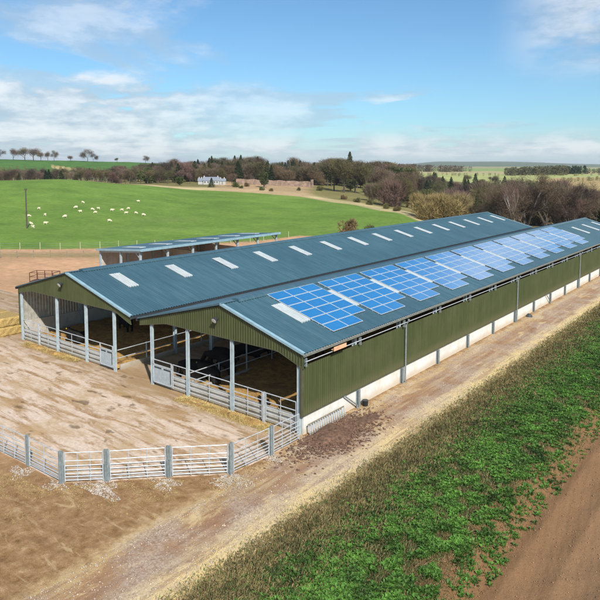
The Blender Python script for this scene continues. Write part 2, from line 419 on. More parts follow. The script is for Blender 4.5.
def hit(u, v):
    """where the view direction through (u, v) meets the terrain: used to site far things on the land"""
    d = Fv+R2*(u-300)/F-U2*(v-220.48)/F
    t = 20.0
    while t < 6000:
        p = CAM+d*t
        if p.z < float(height(p.x, p.y)): break
        t *= 1.004
    return p
def at(u, d):   # by bearing and distance
    l = (u-300)/F*d
    p = Vector((CAM.x, CAM.y, 0))+fw*d+rt*l
    return Vector((p.x, p.y, float(height(p.x, p.y))))

uu = np.concatenate([np.linspace(-math.pi, -.72, 80, endpoint=False), np.linspace(-.72, .72, 760, endpoint=False), np.linspace(.72, math.pi, 80, endpoint=False)])
rr = np.concatenate([[.01], np.linspace(6, 18, 12, endpoint=False), 18*(9900/18)**(np.linspace(0, 1, 520)**1.12)])
TH, RR = np.meshgrid(uu, rr, indexing='ij')
px = CAM.x+RR*(fw.x*np.cos(TH)+rt.x*np.sin(TH)); py = CAM.y+RR*(fw.y*np.cos(TH)+rt.y*np.sin(TH))
pz = height(px, py)
behind = np.abs(TH) > 1.2
pz = np.where(behind & (RR > 60), np.clip(pz, 0, 2)*0, pz)
nu, nr = TH.shape
dd, uv = ud(px, py)
# land colours
def c3(r, g, b): return np.array([r, g, b])
land = np.zeros(px.shape+(3,))+c3(.44,.275,.165)
def paint(mask, c): 
    global land
    mk = np.clip(mask, 0, 1)[..., None]; land = land*(1-mk)+c3(*c)*mk
wb = wob(px, py, 6, 21); wB = wob(px, py, 30, 22)
infront = dd > 0
d_low = np.interp(uv, [-100,0,58,98,250,300,430], [111,111,111,112.5,122,132,122]); d_cr = np.interp(uv, [-100,0,60,130,200,250,300,350,400,420,440], [280,263,263,263,263,255,240,205,173,160,128])
paint(sst(100, 103, dd+wb)*(1-sst(106,109, dd+wb))*.5*infront, (.17,.17,.06))
beyond = sst(0, 2.0, dd-d_low+wb*.5)*infront*(uv < 445)
paint(beyond, (.115,.20,.034))
paint(beyond*sst(.1, .9, wob(px, py, 14, 30))*.6, (.15,.235,.05))
paint(beyond*sst(.35, .9, wob(px, py*2, 5, 31))*.35, (.075,.155,.03))
paint(beyond*sst(.55, .95, wob(px, py, 45, 33))*.4, (.17,.23,.07))
past = sst(-2, 4, dd-d_cr+wb)*infront
paint(past, (.17,.155,.06))
paint(past*(1-sst(14, 34, dd-d_cr+wB*8))*sst(120, 160, uv), (.42,.35,.19))
paint(past*sst(205, 225, uv)*sst(318, 300, uv)*(dd < 345)*.75, (.40,.28,.17))
rough = sst(110, 130, dd)*(uv > 440)*infront*(dd < 380)
paint(rough, (.15,.115,.055))
paint(sst(320, 360, uv)*sst(0,.8,wB)*past*(dd < 600)*.7, (.24,.25,.09))
paint(sst(400, 430, uv)*(1-sst(470, 500, uv))*sst(200,230,dd)*(dd < 480)*.8, (.34,.29,.13))
fl = (dd > 480)*infront
paint(fl*1.0, (.16,.16,.06))
paint((dd > 540)*(dd < 730)*(uv < 170)*infront*1.0, (.06,.14,.03))
strip = (uv > 52)*(uv < 102)*(np.abs(dd-(640-(uv-52)*1.2)) < 14)
paint(strip*1.0, (.30,.26,.12))
paint((dd > 600)*(dd < 800)*(uv > 340)*infront, (.30,.33,.13))
paint((dd > 800)*(dd < 1150)*(uv > 340)*infront, (.33,.30,.16))
paint((dd > 1150)*(dd < 2000)*infront, (.20,.27,.09))
paint((dd > 2000)*(dd < 3200)*infront, (.27,.26,.13))
paint((dd > 3200)*infront, (.10,.13,.08))
paint(sst(390, 420, dd+wB*6)*(dd < 640)*sst(528, 545, uv)*infront, (.34,.26,.12))
nearm = (1-sst(0, 12, -px-5+wb))*(1-sst(88, 96, py))
nearm = np.maximum(nearm, (1-sst(-12, -11.4, py))*(1-sst(-60,-40,-px*0-40))*(px > -60))
nearm = nearm*(dd < 140)
idx = np.arange(nu*nr).reshape(nu, nr)
i2 = np.concatenate([idx[1:], idx[:1]], 0)
Q = np.stack([idx[:, :-1], idx[:, 1:], i2[:, 1:], i2[:, :-1]], -1).reshape(-1, 4)[:, ::-1]
V = np.stack([px, py, pz], -1).reshape(-1, 3)
fd = dd.reshape(-1)[Q].mean(1); fu = uv.reshape(-1)[Q].mean(1)
fdl = d_low.reshape(-1)[Q].mean(1); fdc = d_cr.reshape(-1)[Q].mean(1)
isfield = (fd > fdl) & (fd < fdc) & (fu < 445) & (fu > -700)
ishill = (fd >= 480) & ~isfield
def sub(name, mk, label, kind):
    q = Q[mk]; used, inv = np.unique(q, return_inverse=True)
    o = mesh_np(name, V[used], inv.reshape(-1, 4), terr_m, smooth=True)
    a = o.data.color_attributes.new('landcol', 'FLOAT_COLOR', 'POINT')
    lc = np.concatenate([land.reshape(-1, 3)[used], np.ones((len(used), 1))], 1)
    a.data.foreach_set('color', lc.astype(np.float32).ravel())
    b = o.data.attributes.new('near', 'FLOAT', 'POINT'); b.data.foreach_set('value', nearm.reshape(-1)[used].astype(np.float32))
    tag(o, label, kind=kind)
sub('ground', ~isfield & ~ishill, 'bare brown earth and rough banks around the barns', 'structure')
sub('pasture', isfield, 'bright green grass field rising to a rounded crest', 'structure')
sub('hills', ishill, 'distant farmland hills with pale green and tan fields', 'structure')

# ---------------------------------------------------------------- yard and floors
yard = [(.25,-.15),(.3,-2.8),(.1,-5.6),(-2,-7.7),(-4,-9.8),(-5.5,-11.25),(-8.4,-11.35),(-11.6,-11.5),(-22,-12.0),(-40,-13),(-60,-22),(-82,-6),(-56,9.5),(-40,9.2),(-31.0,8),(-30.95,.3),(-14.1,.3),(-.15,.3)]
def sheet(name, poly, z, mat, label, kind='structure', skirt=.3):
    n = len(poly); V_ = [(x, y, z) for x, y in poly]+[(x, y, z-skirt) for x, y in poly]
    Fc = [tuple(range(n))[::-1]]+[(i, (i+1) % n, (i+1) % n+n, i+n) for i in range(n)]
    a = sum(poly[i][0]*poly[(i+1) % n][1]-poly[(i+1) % n][0]*poly[i][1] for i in range(n))
    if a > 0: Fc[0] = tuple(range(n))
    return tag(mesh_np(name, V_, Fc, mat), label, kind=kind)
sheet('yard', yard, .03, yard_m, 'muddy pinkish concrete yard in front of the barns')
sheet('feed_passage', [(-17.2,.3),(-10.3,.3),(-10.3,83),(-17.2,83)], .05, yard_m, 'concrete feed passage running between the two barns')
def bedding(x0, x1, y0, y1, seed, label):
    xs = np.linspace(x0, x1, int((x1-x0)/.25)); ys = np.linspace(y0, y1, int((y1-y0)/.4))
    X, Y = np.meshgrid(xs, ys, indexing='ij'); Zb = .42+.22*wob(X, Y, 1.6, seed)+.10*wob(X, Y, .35, seed+1)
    Zb = Zb*np.minimum(1, .35+(X-x0)*(x1-X)/1.5)
    I = np.arange(X.size).reshape(X.shape)
    Qb = np.stack([I[:-1,:-1], I[1:,:-1], I[1:,1:], I[:-1,1:]], -1).reshape(-1, 4)
    tag(mesh_np('straw_bedding', np.stack([X, Y, Zb], -1).reshape(-1, 3), Qb, bed_m, smooth=True), label, kind='stuff')
bedding(-30.4, -17.4, .25, 83, 41, 'brown and golden straw bedding on the floor of the left barn')
bedding(-10.2, -.2, .25, 81.5, 43, 'brown and golden straw bedding on the floor of the right barn')

# ---------------------------------------------------------------- the two barns
def barn(x_left, z_left, xr, zr, x_right, z_right, y1, bay, nb, wallR, wallL, posts, name_label, org):
    root = empty('livestock_barn', org, name_label, 'barn', 'open fronted cattle barns')
    y0 = -.22; L = y1-y0
    def P(mb, n, m, par=root, **k): return mb.build(n, m, par, org, **k)
    # roof slopes with thickness: sheet, underside
    for (xa, za) in ((x_right, z_right), (x_left, z_left)):
        ax = Vector((xr-xa, 0, zr-za)).normalized(); nn = Vector((-ax.z, 0, ax.x)); nn = nn if nn.z > 0 else -nn
        sgn = 1 if xa > xr else -1
        f0 = (lambda t, xa=xa, za=za: (xa, y0+t, za)); f1 = (lambda t: (xr, y0+t, zr))
        ls = math.hypot(xr-xa, zr-za)
        sk = (2.68/ls, 5.12/ls, 2.77, .82, 5.5) if not wallL else (4.29/ls, 6.86/ls, 2.69, .87, 5.6)
        hl = [(sk[2]+sk[4]*k-y0, sk[2]+sk[4]*k+sk[3]-y0) for k in range(15)] if xa > xr else []
        s = ribbed('roof', f0, f1, L, nn, .24, .060, roof_m, root, org, 'sine', fr=[0, sk[0], sk[1], 1], holes=hl)
        u = MB(); o = nn*-.05; ea = Vector((xa, 0, za))+o; er = Vector((xr, 0, zr-.06)); cuts = [y0]
        def lin(f0_, f1_, ya_, yb_): a_ = ea+(er-ea)*f0_; b_ = ea+(er-ea)*f1_; u.quad((a_.x, ya_, a_.z), (b_.x, ya_, b_.z), (b_.x, yb_, b_.z), (a_.x, yb_, a_.z))
        lin(0, sk[0], y0, y1); lin(sk[1], 1, y0, y1); yp = y0
        for h0, h1 in hl: lin(sk[0], sk[1], yp, h0+y0); yp = h1+y0
        lin(sk[0], sk[1], yp, y1); P(u, 'roof_lining', under_m)
    # ridge cap, raised
    m = MB(); m.quad((xr-.32, y0+1.3, zr-.02), (xr-.28, y0+1.3, zr+.12), (xr, y0+1.3, zr+.19), (xr+.28, y0+1.3, zr+.12), (xr+.32, y0+1.3, zr-.02))
    a = [(-.32,-.02),(-.28,.12),(0,.19),(.28,.12),(.32,-.02)]
    for (p, q) in zip(a[:-1], a[1:]):
        m.quad((xr+p[0], y0+1.3, zr+p[1]), (xr+q[0], y0+1.3, zr+q[1]), (xr+q[0], y1, zr+q[1]), (xr+p[0], y1, zr+p[1]))
    P(m, 'ridge_cap', roof_m)
    # barge boards, both verges, both ends
    for ye, yo in ((y0, -.03), (y1, .03)):
        for (xa, za) in ((x_right, z_right), (x_left, z_left)):
            lt = xa > xr
            m = MB(); m.beam((xr, ye+yo, zr+.03), (xa, ye+yo, za+.03), .08, .13 if lt else .09); m.beam((xr, ye-yo*2, zr+.075), (xa, ye-yo*2, za+.075), .20 if lt else .12, .025)
            P(m, 'barge_board', trim_m if lt else roof_m)
    # gable cladding
    def top(x): return (zr-(zr-z_right)*(x-xr)/(x_right-xr) if x > xr else zr-(zr-z_left)*(xr-x)/(xr-x_left))-.07
    def bot(x):
        return min(4.56, 3.86+(x_right-x)*.36, (4.02 if not wallL else 4.12)+(x-x_left)*.19)
    f0 = lambda t: (x_left+.06+t, 0-.13, min(bot(x_left+.06+t), top(x_left+.06+t)-.05)); f1 = lambda t: (x_left+.06+t, -.13, top(x_left+.06+t))
    ribbed('gable_cladding', f0, f1, x_right-x_left-.12, (0,-1,0), .2, .035, olive_m, root, org)
    m = MB(); xs = np.linspace(x_left+.08, x_right-.08, 50)
    for a_, b_ in zip(xs[:-1], xs[1:]): m.beam((a_, -.11, bot(a_)-.01), (b_, -.11, bot(b_)-.01), .09, .05)
    P(m, 'gable_edge_trim', simple('olive_trim', (.07,.07,.04), .5) if 'olive_trim' not in MATS else MATS['olive_trim'])
    f0 = lambda t: (x_left+.3+t, y1-.2, 1.2); f1 = lambda t: (x_left+.3+t, y1-.2, top(x_left+.3+t))
    ribbed('rear_cladding', f0, f1, x_right-x_left-.7, (0,1,0), .2, .035, olive_m, root, org)
    m = MB(); m.box((x_left+.9, y1-.4, -.3), (x_right-.6, y1-.22, 1.2)); P(m, 'rear_base_wall', base_m)
    # frames: posts, rafters
    for i, x in enumerate(posts):
        m = MB(); m.ibeam(x, 0, 0, bot(x)+.15, .19, .17, .03); P(m, 'gable_post', col_m)
    inx = [wallR[0], wallL[0]] if wallL else [wallR[0]]
    for k in range(1, nb+1):
        y = k*bay
        for x in (posts[0], posts[-1]):
            m = MB(); m.ibeam(x, y, 0, top(x)-.3, .25, .2, .025); P(m, 'column', col_m)
        m = MB()
        for (xa, za) in ((posts[-1], top(posts[-1])), (posts[0], top(posts[0]))):
            m.beam((xr, y, zr-.32), (xa, y, za-.22), .14, .34)
        P(m, 'rafter', under_m)
    for (xa, za) in ((x_right, z_right), (x_left, z_left)):
        for j in range(1, 6):
            t = j/6; m = MB(); x = xr+(xa-xr)*t; z = zr+(za-zr)*t-.17; m.box((x-.035, .1, z-.08), (x+.035, y1-.3, z+.08)); P(m, 'purlin', under_m)
    return root, top, P
# right hand barn (solar), ridge runs along Y
OB = (0, 0, 0); XR, ZR = -6.09, 6.59
B, topB, PB = barn(-14.24, 4.48, XR, ZR, .35, 4.72, 82.3, 5.5, 14, (0,), None, [0-.14, -5.34, -9.36, -13.0][::-1], 'right barn with rows of blue solar panels on its long green roof', OB)
OA = (-30.6, 0, 0)
A, topA, PA = barn(-31.0, 4.62, -23.18, 6.66, -15.07, 4.47, 83.8, 5.6, 14, (0,), (1,), [-30.6, -25.0, -20.9, -17.3], 'left barn with a plain blue roof and a row of skylights', OA)

# side wall of the right barn: base, cladding, gutter, downpipes
m = MB(); m.box((-.06, .12, -.3), (.08, 82.2, 1.22)); PB(m, 'base_wall', base_m)
ribbed('side_cladding', lambda t: (.12, .0+t, 1.16), lambda t: (.12, t, 4.0), 82.1, (1,0,0), .2, .035, olive_m, B, OB)
m = MB(); m.box((.10, -.05, 1.12), (.19, 82.1, 1.17)); PB(m, 'cladding_sill', MATS['olive_trim'])
m = MB(); m.box((.06, -.16, 1.15), (.18, .0, 4.02)); PB(m, 'corner_trim', MATS['olive_trim'])
m = MB()
ga = [(.30,4.66),(.30,4.60),(.34,4.56),(.40,4.56),(.44,4.60),(.44,4.70)]
for p, q in zip(ga[:-1], ga[1:]): m.quad((p[0], -.2, p[1]), (q[0], -.2, q[1]), (q[0], 82.3, q[1]), (p[0], 82.3, p[1]))
m.quad(*[(a, -.2, b) for a, b in ga]); PB(m, 'gutter', simple('gutter_grey', (.16,.17,.15), .5))
m = MB(); m.tube((.40, -.1, 4.30), (.40, 82.2, 4.30), .027, 6); PB(m, 'eaves_rail', galv)
for k in range(0, 15):
    y = 5.5*k if k else .05
    m = MB(); m.box((.20, y-.04, 3.98), (.36, y+.04, 4.46)); PB(m, 'eaves_bracket', galv_post)
    if k:
        m = MB(); m.ibeam(.19, y, -.1, 1.12, .2, .2, .025); PB(m, 'column_foot', galv_post)
for k in (2, 6, 10, 14):
    y = 5.5*k+.32
    m = MB(); m.tube((.46, y, 4.5), (.46, y, 4.34), .075, 8); m.tube((.46, y, 4.36), (.27, y, 4.05), .05, 8); m.tube((.27, y, 4.07), (.27, y, -.1), .058, 8)
    PB(m, 'downpipe', galv_post)
for y in (5.2, 43.7):
    m = MB(); m.tube((.24, y-1.25, 1.15), (.27, y+.05, .22), .045, 8); m.tube((.27, y+.05, .24), (.3, y+.05, -.1), .05, 8); PB(m, 'drain_pipe', galv_post)
m = MB(); m.box((.57, 2.3, 4.36), (.60, 3.55, 4.60)); m.box((.36, 2.35, 4.40), (.57, 3.5, 4.43)); PB(m, 'eaves_plate', copper)
# skylights and solar arrays on the right slope
us = Vector((XR-.35, 0, ZR-4.72)).normalized(); nn = Vector((us.z*-1, 0, us.x)); nn = nn if nn.z > 0 else -nn
def slopept(s, y, off=0): v = Vector((.35, y, 4.72))+us*s+nn*off; return v
def skylight(par, org, ptf, y, w, s0, s1, amp=.068):
    n = 14; Vv = []; Fc = []
    for i in range(n+1):
        o = amp+.02+(.02*math.sin(i*1.9))
        Vv.append(tuple(ptf(s0, y+w*i/n, o))); Vv.append(tuple(ptf(s1, y+w*i/n, o)))
    for i in range(n): Fc.append((2*i, 2*i+2, 2*i+3, 2*i+1))
    for s in (s0, s1):     # end flashings
        b = len(Vv); Vv += [tuple(ptf(s, y, 0)), tuple(ptf(s, y+w, 0)), tuple(ptf(s, y+w, amp+.02)), tuple(ptf(s, y, amp+.02))]; Fc.append((b, b+1, b+2, b+3))
    mesh_np('skylight', Vv, Fc, sky_m, par, org)
for k in range(0, 15): skylight(B, OB, slopept, 2.72+5.5*k, .92, 2.64, 5.16)
usA = Vector((-23.18+15.07, 0, 6.66-4.47)).normalized(); nA = Vector((usA.z*-1, 0, usA.x)); nA = nA if nA.z > 0 else -nA
def slopeA(s, y, off=0): return Vector((-15.07, y, 4.47))+usA*s+nA*off
for k in range(0, 15): skylight(A, OA, slopeA, 2.65+5.6*k, .95, 4.25, 6.9)
# panel mesh: 1.62 x .90 lying on the slope, aluminium frame, inset cells
pw, ph, th = 1.62, .895, .045; fr = .026
def lp(a, b, o): v = us*b+nn*o; return (v.x, a, v.z)
PV = []; PF = []; PM = []
o8 = [(0,0),(pw,0),(pw,ph),(0,ph)]; i8 = [(fr,fr),(pw-fr,fr),(pw-fr,ph-fr),(fr,ph-fr)]
PV += [lp(a, b, 0) for a, b in o8]+[lp(a, b, th) for a, b in o8]+[lp(a, b, th) for a, b in i8]+[lp(a, b, th-.006) for a, b in i8]
for i in range(4):
    j = (i+1) % 4
    PF += [(i, j, 4+j, 4+i), (4+i, 4+j, 8+j, 8+i), (8+i, 8+j, 12+j, 12+i)]; PM += [0, 0, 0]
PF.append((12,13,14,15)); PM.append(1); PF.append((3,2,1,0)); PM.append(0)
pm = bpy.data.meshes.new('solar_panel'); pm.from_pydata(PV, [], PF); pm.materials.append(frame_m); pm.materials.append(solar_m)
pm.polygons.foreach_set('material_index', PM); pm.update()
for k in range(11):
    y = 3.68+5.5*k
    m = MB()
    for r in range(6):
        for q in (.22, .68):
            e = 3*1.66 if r else 2*1.66
            m.beam(slopept(.88+.93*r+q, y, .075), slopept(.88+.93*r+q, y+e, .075), .04, .04, tuple(nn))
    arr = m.build('solar_array', galv, B, OB)
    for r in range(6):
        for c in range(3 if r else 2):
            o = bpy.data.objects.new('solar_panel', pm); COL.objects.link(o); o.parent = arr
            o.location = slopept(.86+.93*r, y+1.64*c, .10)
# ridge flashing light strip
m = MB(); m.beam((XR-.02, -.28, ZR+.07), (XR-.02, 1.2, ZR+.07), .3, .03); PB(m, 'ridge_end_cap', roof_m)
m = MB(); m.beam((-23.18, -.28, 6.73), (-23.18, 1.2, 6.73), .3, .03); PA(m, 'ridge_end_cap', roof_m)
# floodlights
for (P_, x, z) in ((PB, -6.38, 5.62), (PA, -23.75, 5.72)):
    m = MB(); m.box((x-.05, -.32, z-.02), (x+.05, -.17, z+.06)); m.tube((x, -.50, z-.03), (x, -.30, z+.08), .21, 14, .12); f = P_(m, 'floodlight', dark_m)
    m = MB(); m.tube((x, -.512, z-.037), (x, -.502, z-.031), .17, 14); P_(m, 'lens', lampg, f)
# left barn: side wall with spaced boards, gutter, right gutter
m = MB(); m.box((-30.75, .15, -.3), (-30.6, 83.7, 1.6)); PA(m, 'base_wall', panel_m)
m = MB(); y = .1
while y < 83.5: m.box((-30.82, y, 1.5), (-30.78, y+.24, 4.45)); y += .27
PA(m, 'side_boards', grey_clad)
m = MB(); m.box((-30.98, -.1, 1.3), (-30.83, .05, 4.3)); PA(m, 'corner_trim', MATS['olive_trim'])
for (P_, x, z, y1) in ((PA, -14.98, 4.40, 83.8), (PB, -14.33, 4.40, 82.3), (PA, -31.1, 4.55, 83.8)):
    m = MB(); a = [(-.09,.06),(-.09,-.06),(-.04,-.11),(.04,-.11),(.09,-.06),(.09,.06)]
    for p, q in zip(a[:-1], a[1:]): m.quad((x+p[0], -.25, z+p[1]), (x+q[0], -.25, z+q[1]), (x+q[0], y1, z+q[1]), (x+p[0], y1, z+p[1]))
    P_(m, 'gutter', dark_m)
m = MB(); m.box((-32.9, 2.2, 4.35), (-31.1, 2.45, 4.50)); PA(m, 'overflow_pipe', white_m)
# low concrete panels across the gables, feed barriers along the passage
def panelwall(P_, x0, x1, z=.98):
    m = MB(); m.box((x0, .16, .0), (x1, .30, z)); return P_(m, 'concrete_panel', panel_m)
panelwall(PA, -30.5, -17.5); panelwall(PB, -12.85, -.3)
for (P_, x, ln, bay) in ((PA, -17.3, 83, 5.6), (PB, -9.36, 81.5, 5.5)):
    m = MB(); m.box((x-.07, .4, 0), (x+.07, ln, .42)); P_(m, 'kerb_wall', panel_m)
    for z in (.95, 1.55):
        m = MB(); m.tube((x+.0, .2, z), (x, ln, z), .035, 6); P_(m, 'feed_rail', galv)
    for k in range(1, 30):
        m = MB(); m.tube((x, k*bay/2, .3), (x, k*bay/2, 1.6 if k % 2 or x < -15 else 3.9), .05, 6); P_(m, 'rail_post', col_m)

# ---------------------------------------------------------------- gates in the gables
def hurdle(name, p, q, z0, zs, r, mat, label, cat, group, ups=2, base=None, tubes=6):
    p = Vector((*p, 0)); q = Vector((*q, 0)); d = (q-p)
    root = empty(name, ((p+q)/2), label, cat, group); o = tuple((p+q)/2)
    for z in zs:
        m = MB(); m.tube(p+Vector((0,0,z)), q+Vector((0,0,z)), r, tubes); m.build('rail', mat, root, o)
    for i in range(ups):
        t = i/(ups-1) if ups > 1 else .5; e = p+d*t
        m = MB(); m.beam(e+Vector((0,0,z0)), e+Vector((0,0,zs[-1]+.02)), .05 if i in (0, ups-1) else .03, .05 if i in (0, ups-1) else .03); m.build('upright', mat, root, o)
    return root
G = 'tubular gates across the barn fronts'
zs = (.32, .66, 1.0, 1.34, 1.84)
hurdle('barrier_gate', (-30.42,-.02), (-27.95,-.02), .2, zs, .03, galv, 'tubular rail gate in the left barn front, next to the straw bales', 'gate', G, 3)
hurdle('barrier_gate', (-27.8,-.02), (-25.15,-.02), .2, zs, .03, galv, 'tubular rail gate in the left barn front, second from its outer corner', 'gate', G, 3)
hurdle('barrier_gate', (-24.85,-.02), (-21.05,-.02), .2, zs, .03, galv, 'tubular rail gate in the left barn front, in front of the lying black cow', 'gate', G, 3)
hurdle('barrier_gate', (-20.75,-.02), (-19.15,-.02), .2, zs, .03, galv, 'short tubular rail gate beside the solid sheet gate of the left barn', 'gate', G, 2)
hurdle('barrier_gate', (-10.85,-.02), (-9.5,-.02), .2, zs, .03, galv, 'short tubular rail gate beside the solid sheet gate of the right barn', 'gate', G, 2)
hurdle('barrier_gate', (-9.22,-.02), (-5.5,-.02), .2, zs, .03, galv, 'tubular rail gate in the right barn front under the round floodlight', 'gate', G, 3)
hurdle('barrier_gate', (-5.18,-.02), (-2.9,-.02), .2, zs, .03, galv, 'tubular rail gate in the middle right of the right barn front', 'gate', G, 3)
hurdle('barrier_gate', (-2.6,-.02), (-.34,-.02), .2, zs, .03, galv, 'tubular rail gate in the right barn front against its outer corner column', 'gate', G, 3)
for x, s in ((-27.87, 'left barn'), (-2.75, 'right barn')):
    m = MB(); m.box((x-.07,-.09,0), (x+.07,.05,1.86)); tag(m.build('gate_post', galv), 'short square steel gate post in the %s front' % s, 'post', 'gate posts in the barn fronts')
def sheetgate(x0, x1, label):
    o = ((x0+x1)/2, -.05, 0); r = empty('sheeted_gate', o, label, 'gate', 'solid sheet gates')
    m = MB(); m.box((x0, -.07, .32), (x1, -.03, 1.50)); m.build('gate_sheet', sheet_m, r, o)
    m = MB()
    for a, b in (((x0,.30),(x1,.30)), ((x0,1.52),(x1,1.52))): m.beam((a[0]-.02, -.06, a[1]), (b[0]+.02, -.06, b[1]), .06, .06)
    for x in (x0, x1): m.beam((x, -.06, .25), (x, -.06, 1.86), .06, .06)
    m.beam((x0, -.06, 1.86), (x1, -.06, 1.86), .05, .05); m.build('gate_frame', galv, r, o)
    m = MB(); m.box((x0+.12, -.085, 1.30), (x0+(x1-x0)*.45, -.073, 1.40)); m.box((x0+(x1-x0)*.58, -.085, 1.30), (x1-.1, -.073, 1.40)); m.build('slot', dark_m, r, o)
    m = MB(); m.tube((x1-.05, -.10, .5), (x1-.05, -.10, 1.4), .03, 6); m.build('latch', dark_m, r, o)
sheetgate(-19.05, -17.5, 'solid galvanised sheet gate at the passage end of the left barn front')
sheetgate(-12.82, -10.95, 'solid galvanised sheet gate at the passage end of the right barn front')

# ---------------------------------------------------------------- yard fence
fp = [(.32,-.42),(.3,-2.85),(.1,-5.6),(-2,-7.7),(-4,-9.8),(-5.5,-11.25),(-8.4,-11.35),(-11.8,-11.55),(-15.2,-11.8),(-18.6,-12.0)]
fl_ = ['touching the barn corner', 'one along from the barn corner', 'at the bend with a splash of spilt concrete', 'between the bend and the wide double post', 'beside the wide patch of spilt concrete',
       'at the nearest outer corner', 'just left of the nearest outer corner', 'towards the left edge of the picture', 'beyond the left edge', 'far along the left side']
zf = (.16,.32,.48,.66,.86,1.10,1.50)
for i, p in enumerate(fp):
    if i: 
        m = MB(); d = Vector((fp[i][0]-fp[i-1][0], fp[i][1]-fp[i-1][1], 0)).normalized()
        for s in (-1, 1):
            c = Vector((p[0], p[1], 0))+d*.05*s
            m.ibeam(c.x, c.y, -.1, 1.60, .085, .10, .016)
        m.box((p[0]-.06, p[1]-.03, .9), (p[0]+.06, p[1]+.03, 1.0))
        if i < 8: tag(m.build('fence_post', galv_post), 'grey steel yard fence post ' + fl_[i], 'post', 'posts of the yard fence')
    if i < len(fp)-1 and i < 8:
        a = Vector(p); b = Vector(fp[i+1]); d = (b-a).normalized()*.17
        lab = ['galvanised hurdle linking the barn corner to the yard fence', 'galvanised hurdle second from the barn corner, climbing to the right', 'galvanised hurdle just right of the fence bend',
               'galvanised hurdle between the two patches of spilt concrete', 'galvanised hurdle nearest the bottom centre of the yard', 'short galvanised hurdle at the nearest corner of the yard',
               'galvanised hurdle left of the nearest yard corner', 'galvanised hurdle running out at the left edge'][i]
        hurdle('yard_hurdle', a+d, b-d, .08, zf, .022, galv, lab, 'gate', 'hurdles of the yard fence', 4 if i != 5 else 3)
def blob(name, c, rx, ry, h, mat, label, cat, group=None, seed=1, res=26, jag=.35):
    r = np.random.default_rng(seed); V_ = [(c[0], c[1], c[2]+h)]; Fc = []
    ph = r.uniform(0, 6.28, 6)
    for j in range(1, 7):
        t = j/6
        for i in range(res):
            a = 2*math.pi*i/res; k = 1+jag*(.5*math.sin(2*a+ph[0])+.35*math.sin(3*a+ph[1])+.3*math.sin(5*a+ph[2])+.25*math.sin(9*a+ph[3]))
            z = h*(1-t*t)*(1+.3*r.uniform(-1, 1)) if j < 6 else -.1
            V_.append((c[0]+rx*k*t*math.cos(a), c[1]+ry*k*t*math.sin(a), c[2]+max(z, -.1)))
    for i in range(res): Fc.append((0, 1+i, 1+(i+1) % res))
    for j in range(5):
        for i in range(res):
            a = 1+j*res+i; b = 1+j*res+(i+1) % res; Fc.append((a, a+res, b+res, b))
    o = mesh_np(name, V_, Fc, mat, smooth=True)
    return tag(o, label, cat, group)

# ---------------------------------------------------------------- things beside the barns
o = (.3, 2.0, 0); r = empty('slatted_hurdle', o, 'low pale slatted rail leaning on the white base wall by the barn corner', 'rail')
m = MB(); m.beam((.30,.25,.60), (.30,3.75,.60), .05, .06); m.beam((.42,.25,.12), (.42,3.75,.12), .05, .06); m.build('frame', timber, r, o)
m = MB()
for i in range(17): y = .3+i*.215; m.beam((.43, y, .05), (.29, y, .62), .09, .03, (1,0,0))
m.build('slats', galv, r, o)
r = blob('rubble_heap', (1.25,1.15,0), 1.0, 1.5, .26, rubble_m, 'heap of reddish brick rubble at the front corner of the white wall', 'rubble', None, 8)
blob('rubble_heap', (1.7,4.2,0), .55, 1.2, .09, rubble_m, 'flat spread of dark rubble along the wall just past the heap', 'rubble', None, 9)
o = (.42, 5.95, 0); m = MB(); m.tube((.42,5.95,0), (.42,5.95,.34), .17, 14, .19); r = tag(m.build('bucket', black_m), 'small black bucket standing by the first wall post', 'bucket')
m = MB(); m.tube((.42,5.95,.341), (.42,5.95,.36), .2, 14, .2); m.build('rim', dark_m, r)
blob('stone', (.5,36.1,0), .3,.4,.28, dark_m, 'dark boulder lying against the white wall far along', 'stone', None, 12)
# straw bales
for i, (x, y, z, lb) in enumerate([(-33.9,.1,.03,'lower straw bale of the stack nearest the left barn corner'), (-33.95,.15,.85,'upper straw bale of the stack nearest the left barn corner'),
        (-36.5,.2,.03,'lower straw bale at the left edge of the picture'), (-36.45,.1,.85,'upper straw bale at the left edge of the picture')]):
    m = MB(); hx, hy, hz = 1.22, 1.1, .80
    # bevelled and slightly bulging block
    pts = []
    nx, ny, nz = 12, 8, 6
    Vb = []; Fb = []
    def face(fn, n1, n2):
        b = len(Vb)
        for a in range(n1+1):
            for c in range(n2+1):
                q = fn(a/n1, c/n2); s = [abs(q[0]*2-1), abs(q[1]*2-1), abs(q[2]*2-1)]
                k = 1-.035*sum(1 for w in s if w > .95)*(sum(1 for w in s if w > .95) > 1)
                jt = (math.sin(q[0]*23+i)*math.cos(q[1]*19+q[2]*31))*.02
                Vb.append((x+(q[0]*2-1)*hx*(k+jt), y+(q[1]*2-1)*hy*(k+jt), z+hz*q[2]))
        for a in range(n1):
            for c in range(n2): e = b+a*(n2+1)+c; Fb.append((e, e+n2+1, e+n2+2, e+1))
    face(lambda a, c: (a, c, 1), nx, ny); face(lambda a, c: (a, 0, c), nx, nz); face(lambda a, c: (a, 1, c), nx, nz)
    face(lambda a, c: (0, a, c), ny, nz); face(lambda a, c: (1, a, c), ny, nz)
    bo = mesh_np('straw_bale', Vb, Fb, bale_m); tag(bo, lb, 'bale', 'stacked straw bales')
    m = MB()
    for t in (-.8,-.3,.2,.7): m.box((x+t-.01, y-hy*1.04, z+.02), (x+t+.01, y-hy*1.03, z+.78)); m.box((x+t-.01, y-hy, z+hz), (x+t+.01, y+hy, z+hz+.012))
    m.build('twine', rust, bo)
blob('dark_heap', (-32.6,3.0,0), 1.1, 1.3, 1.5, heap_m, 'dark reddish heap of old silage behind the straw bales', 'heap', None, 15)
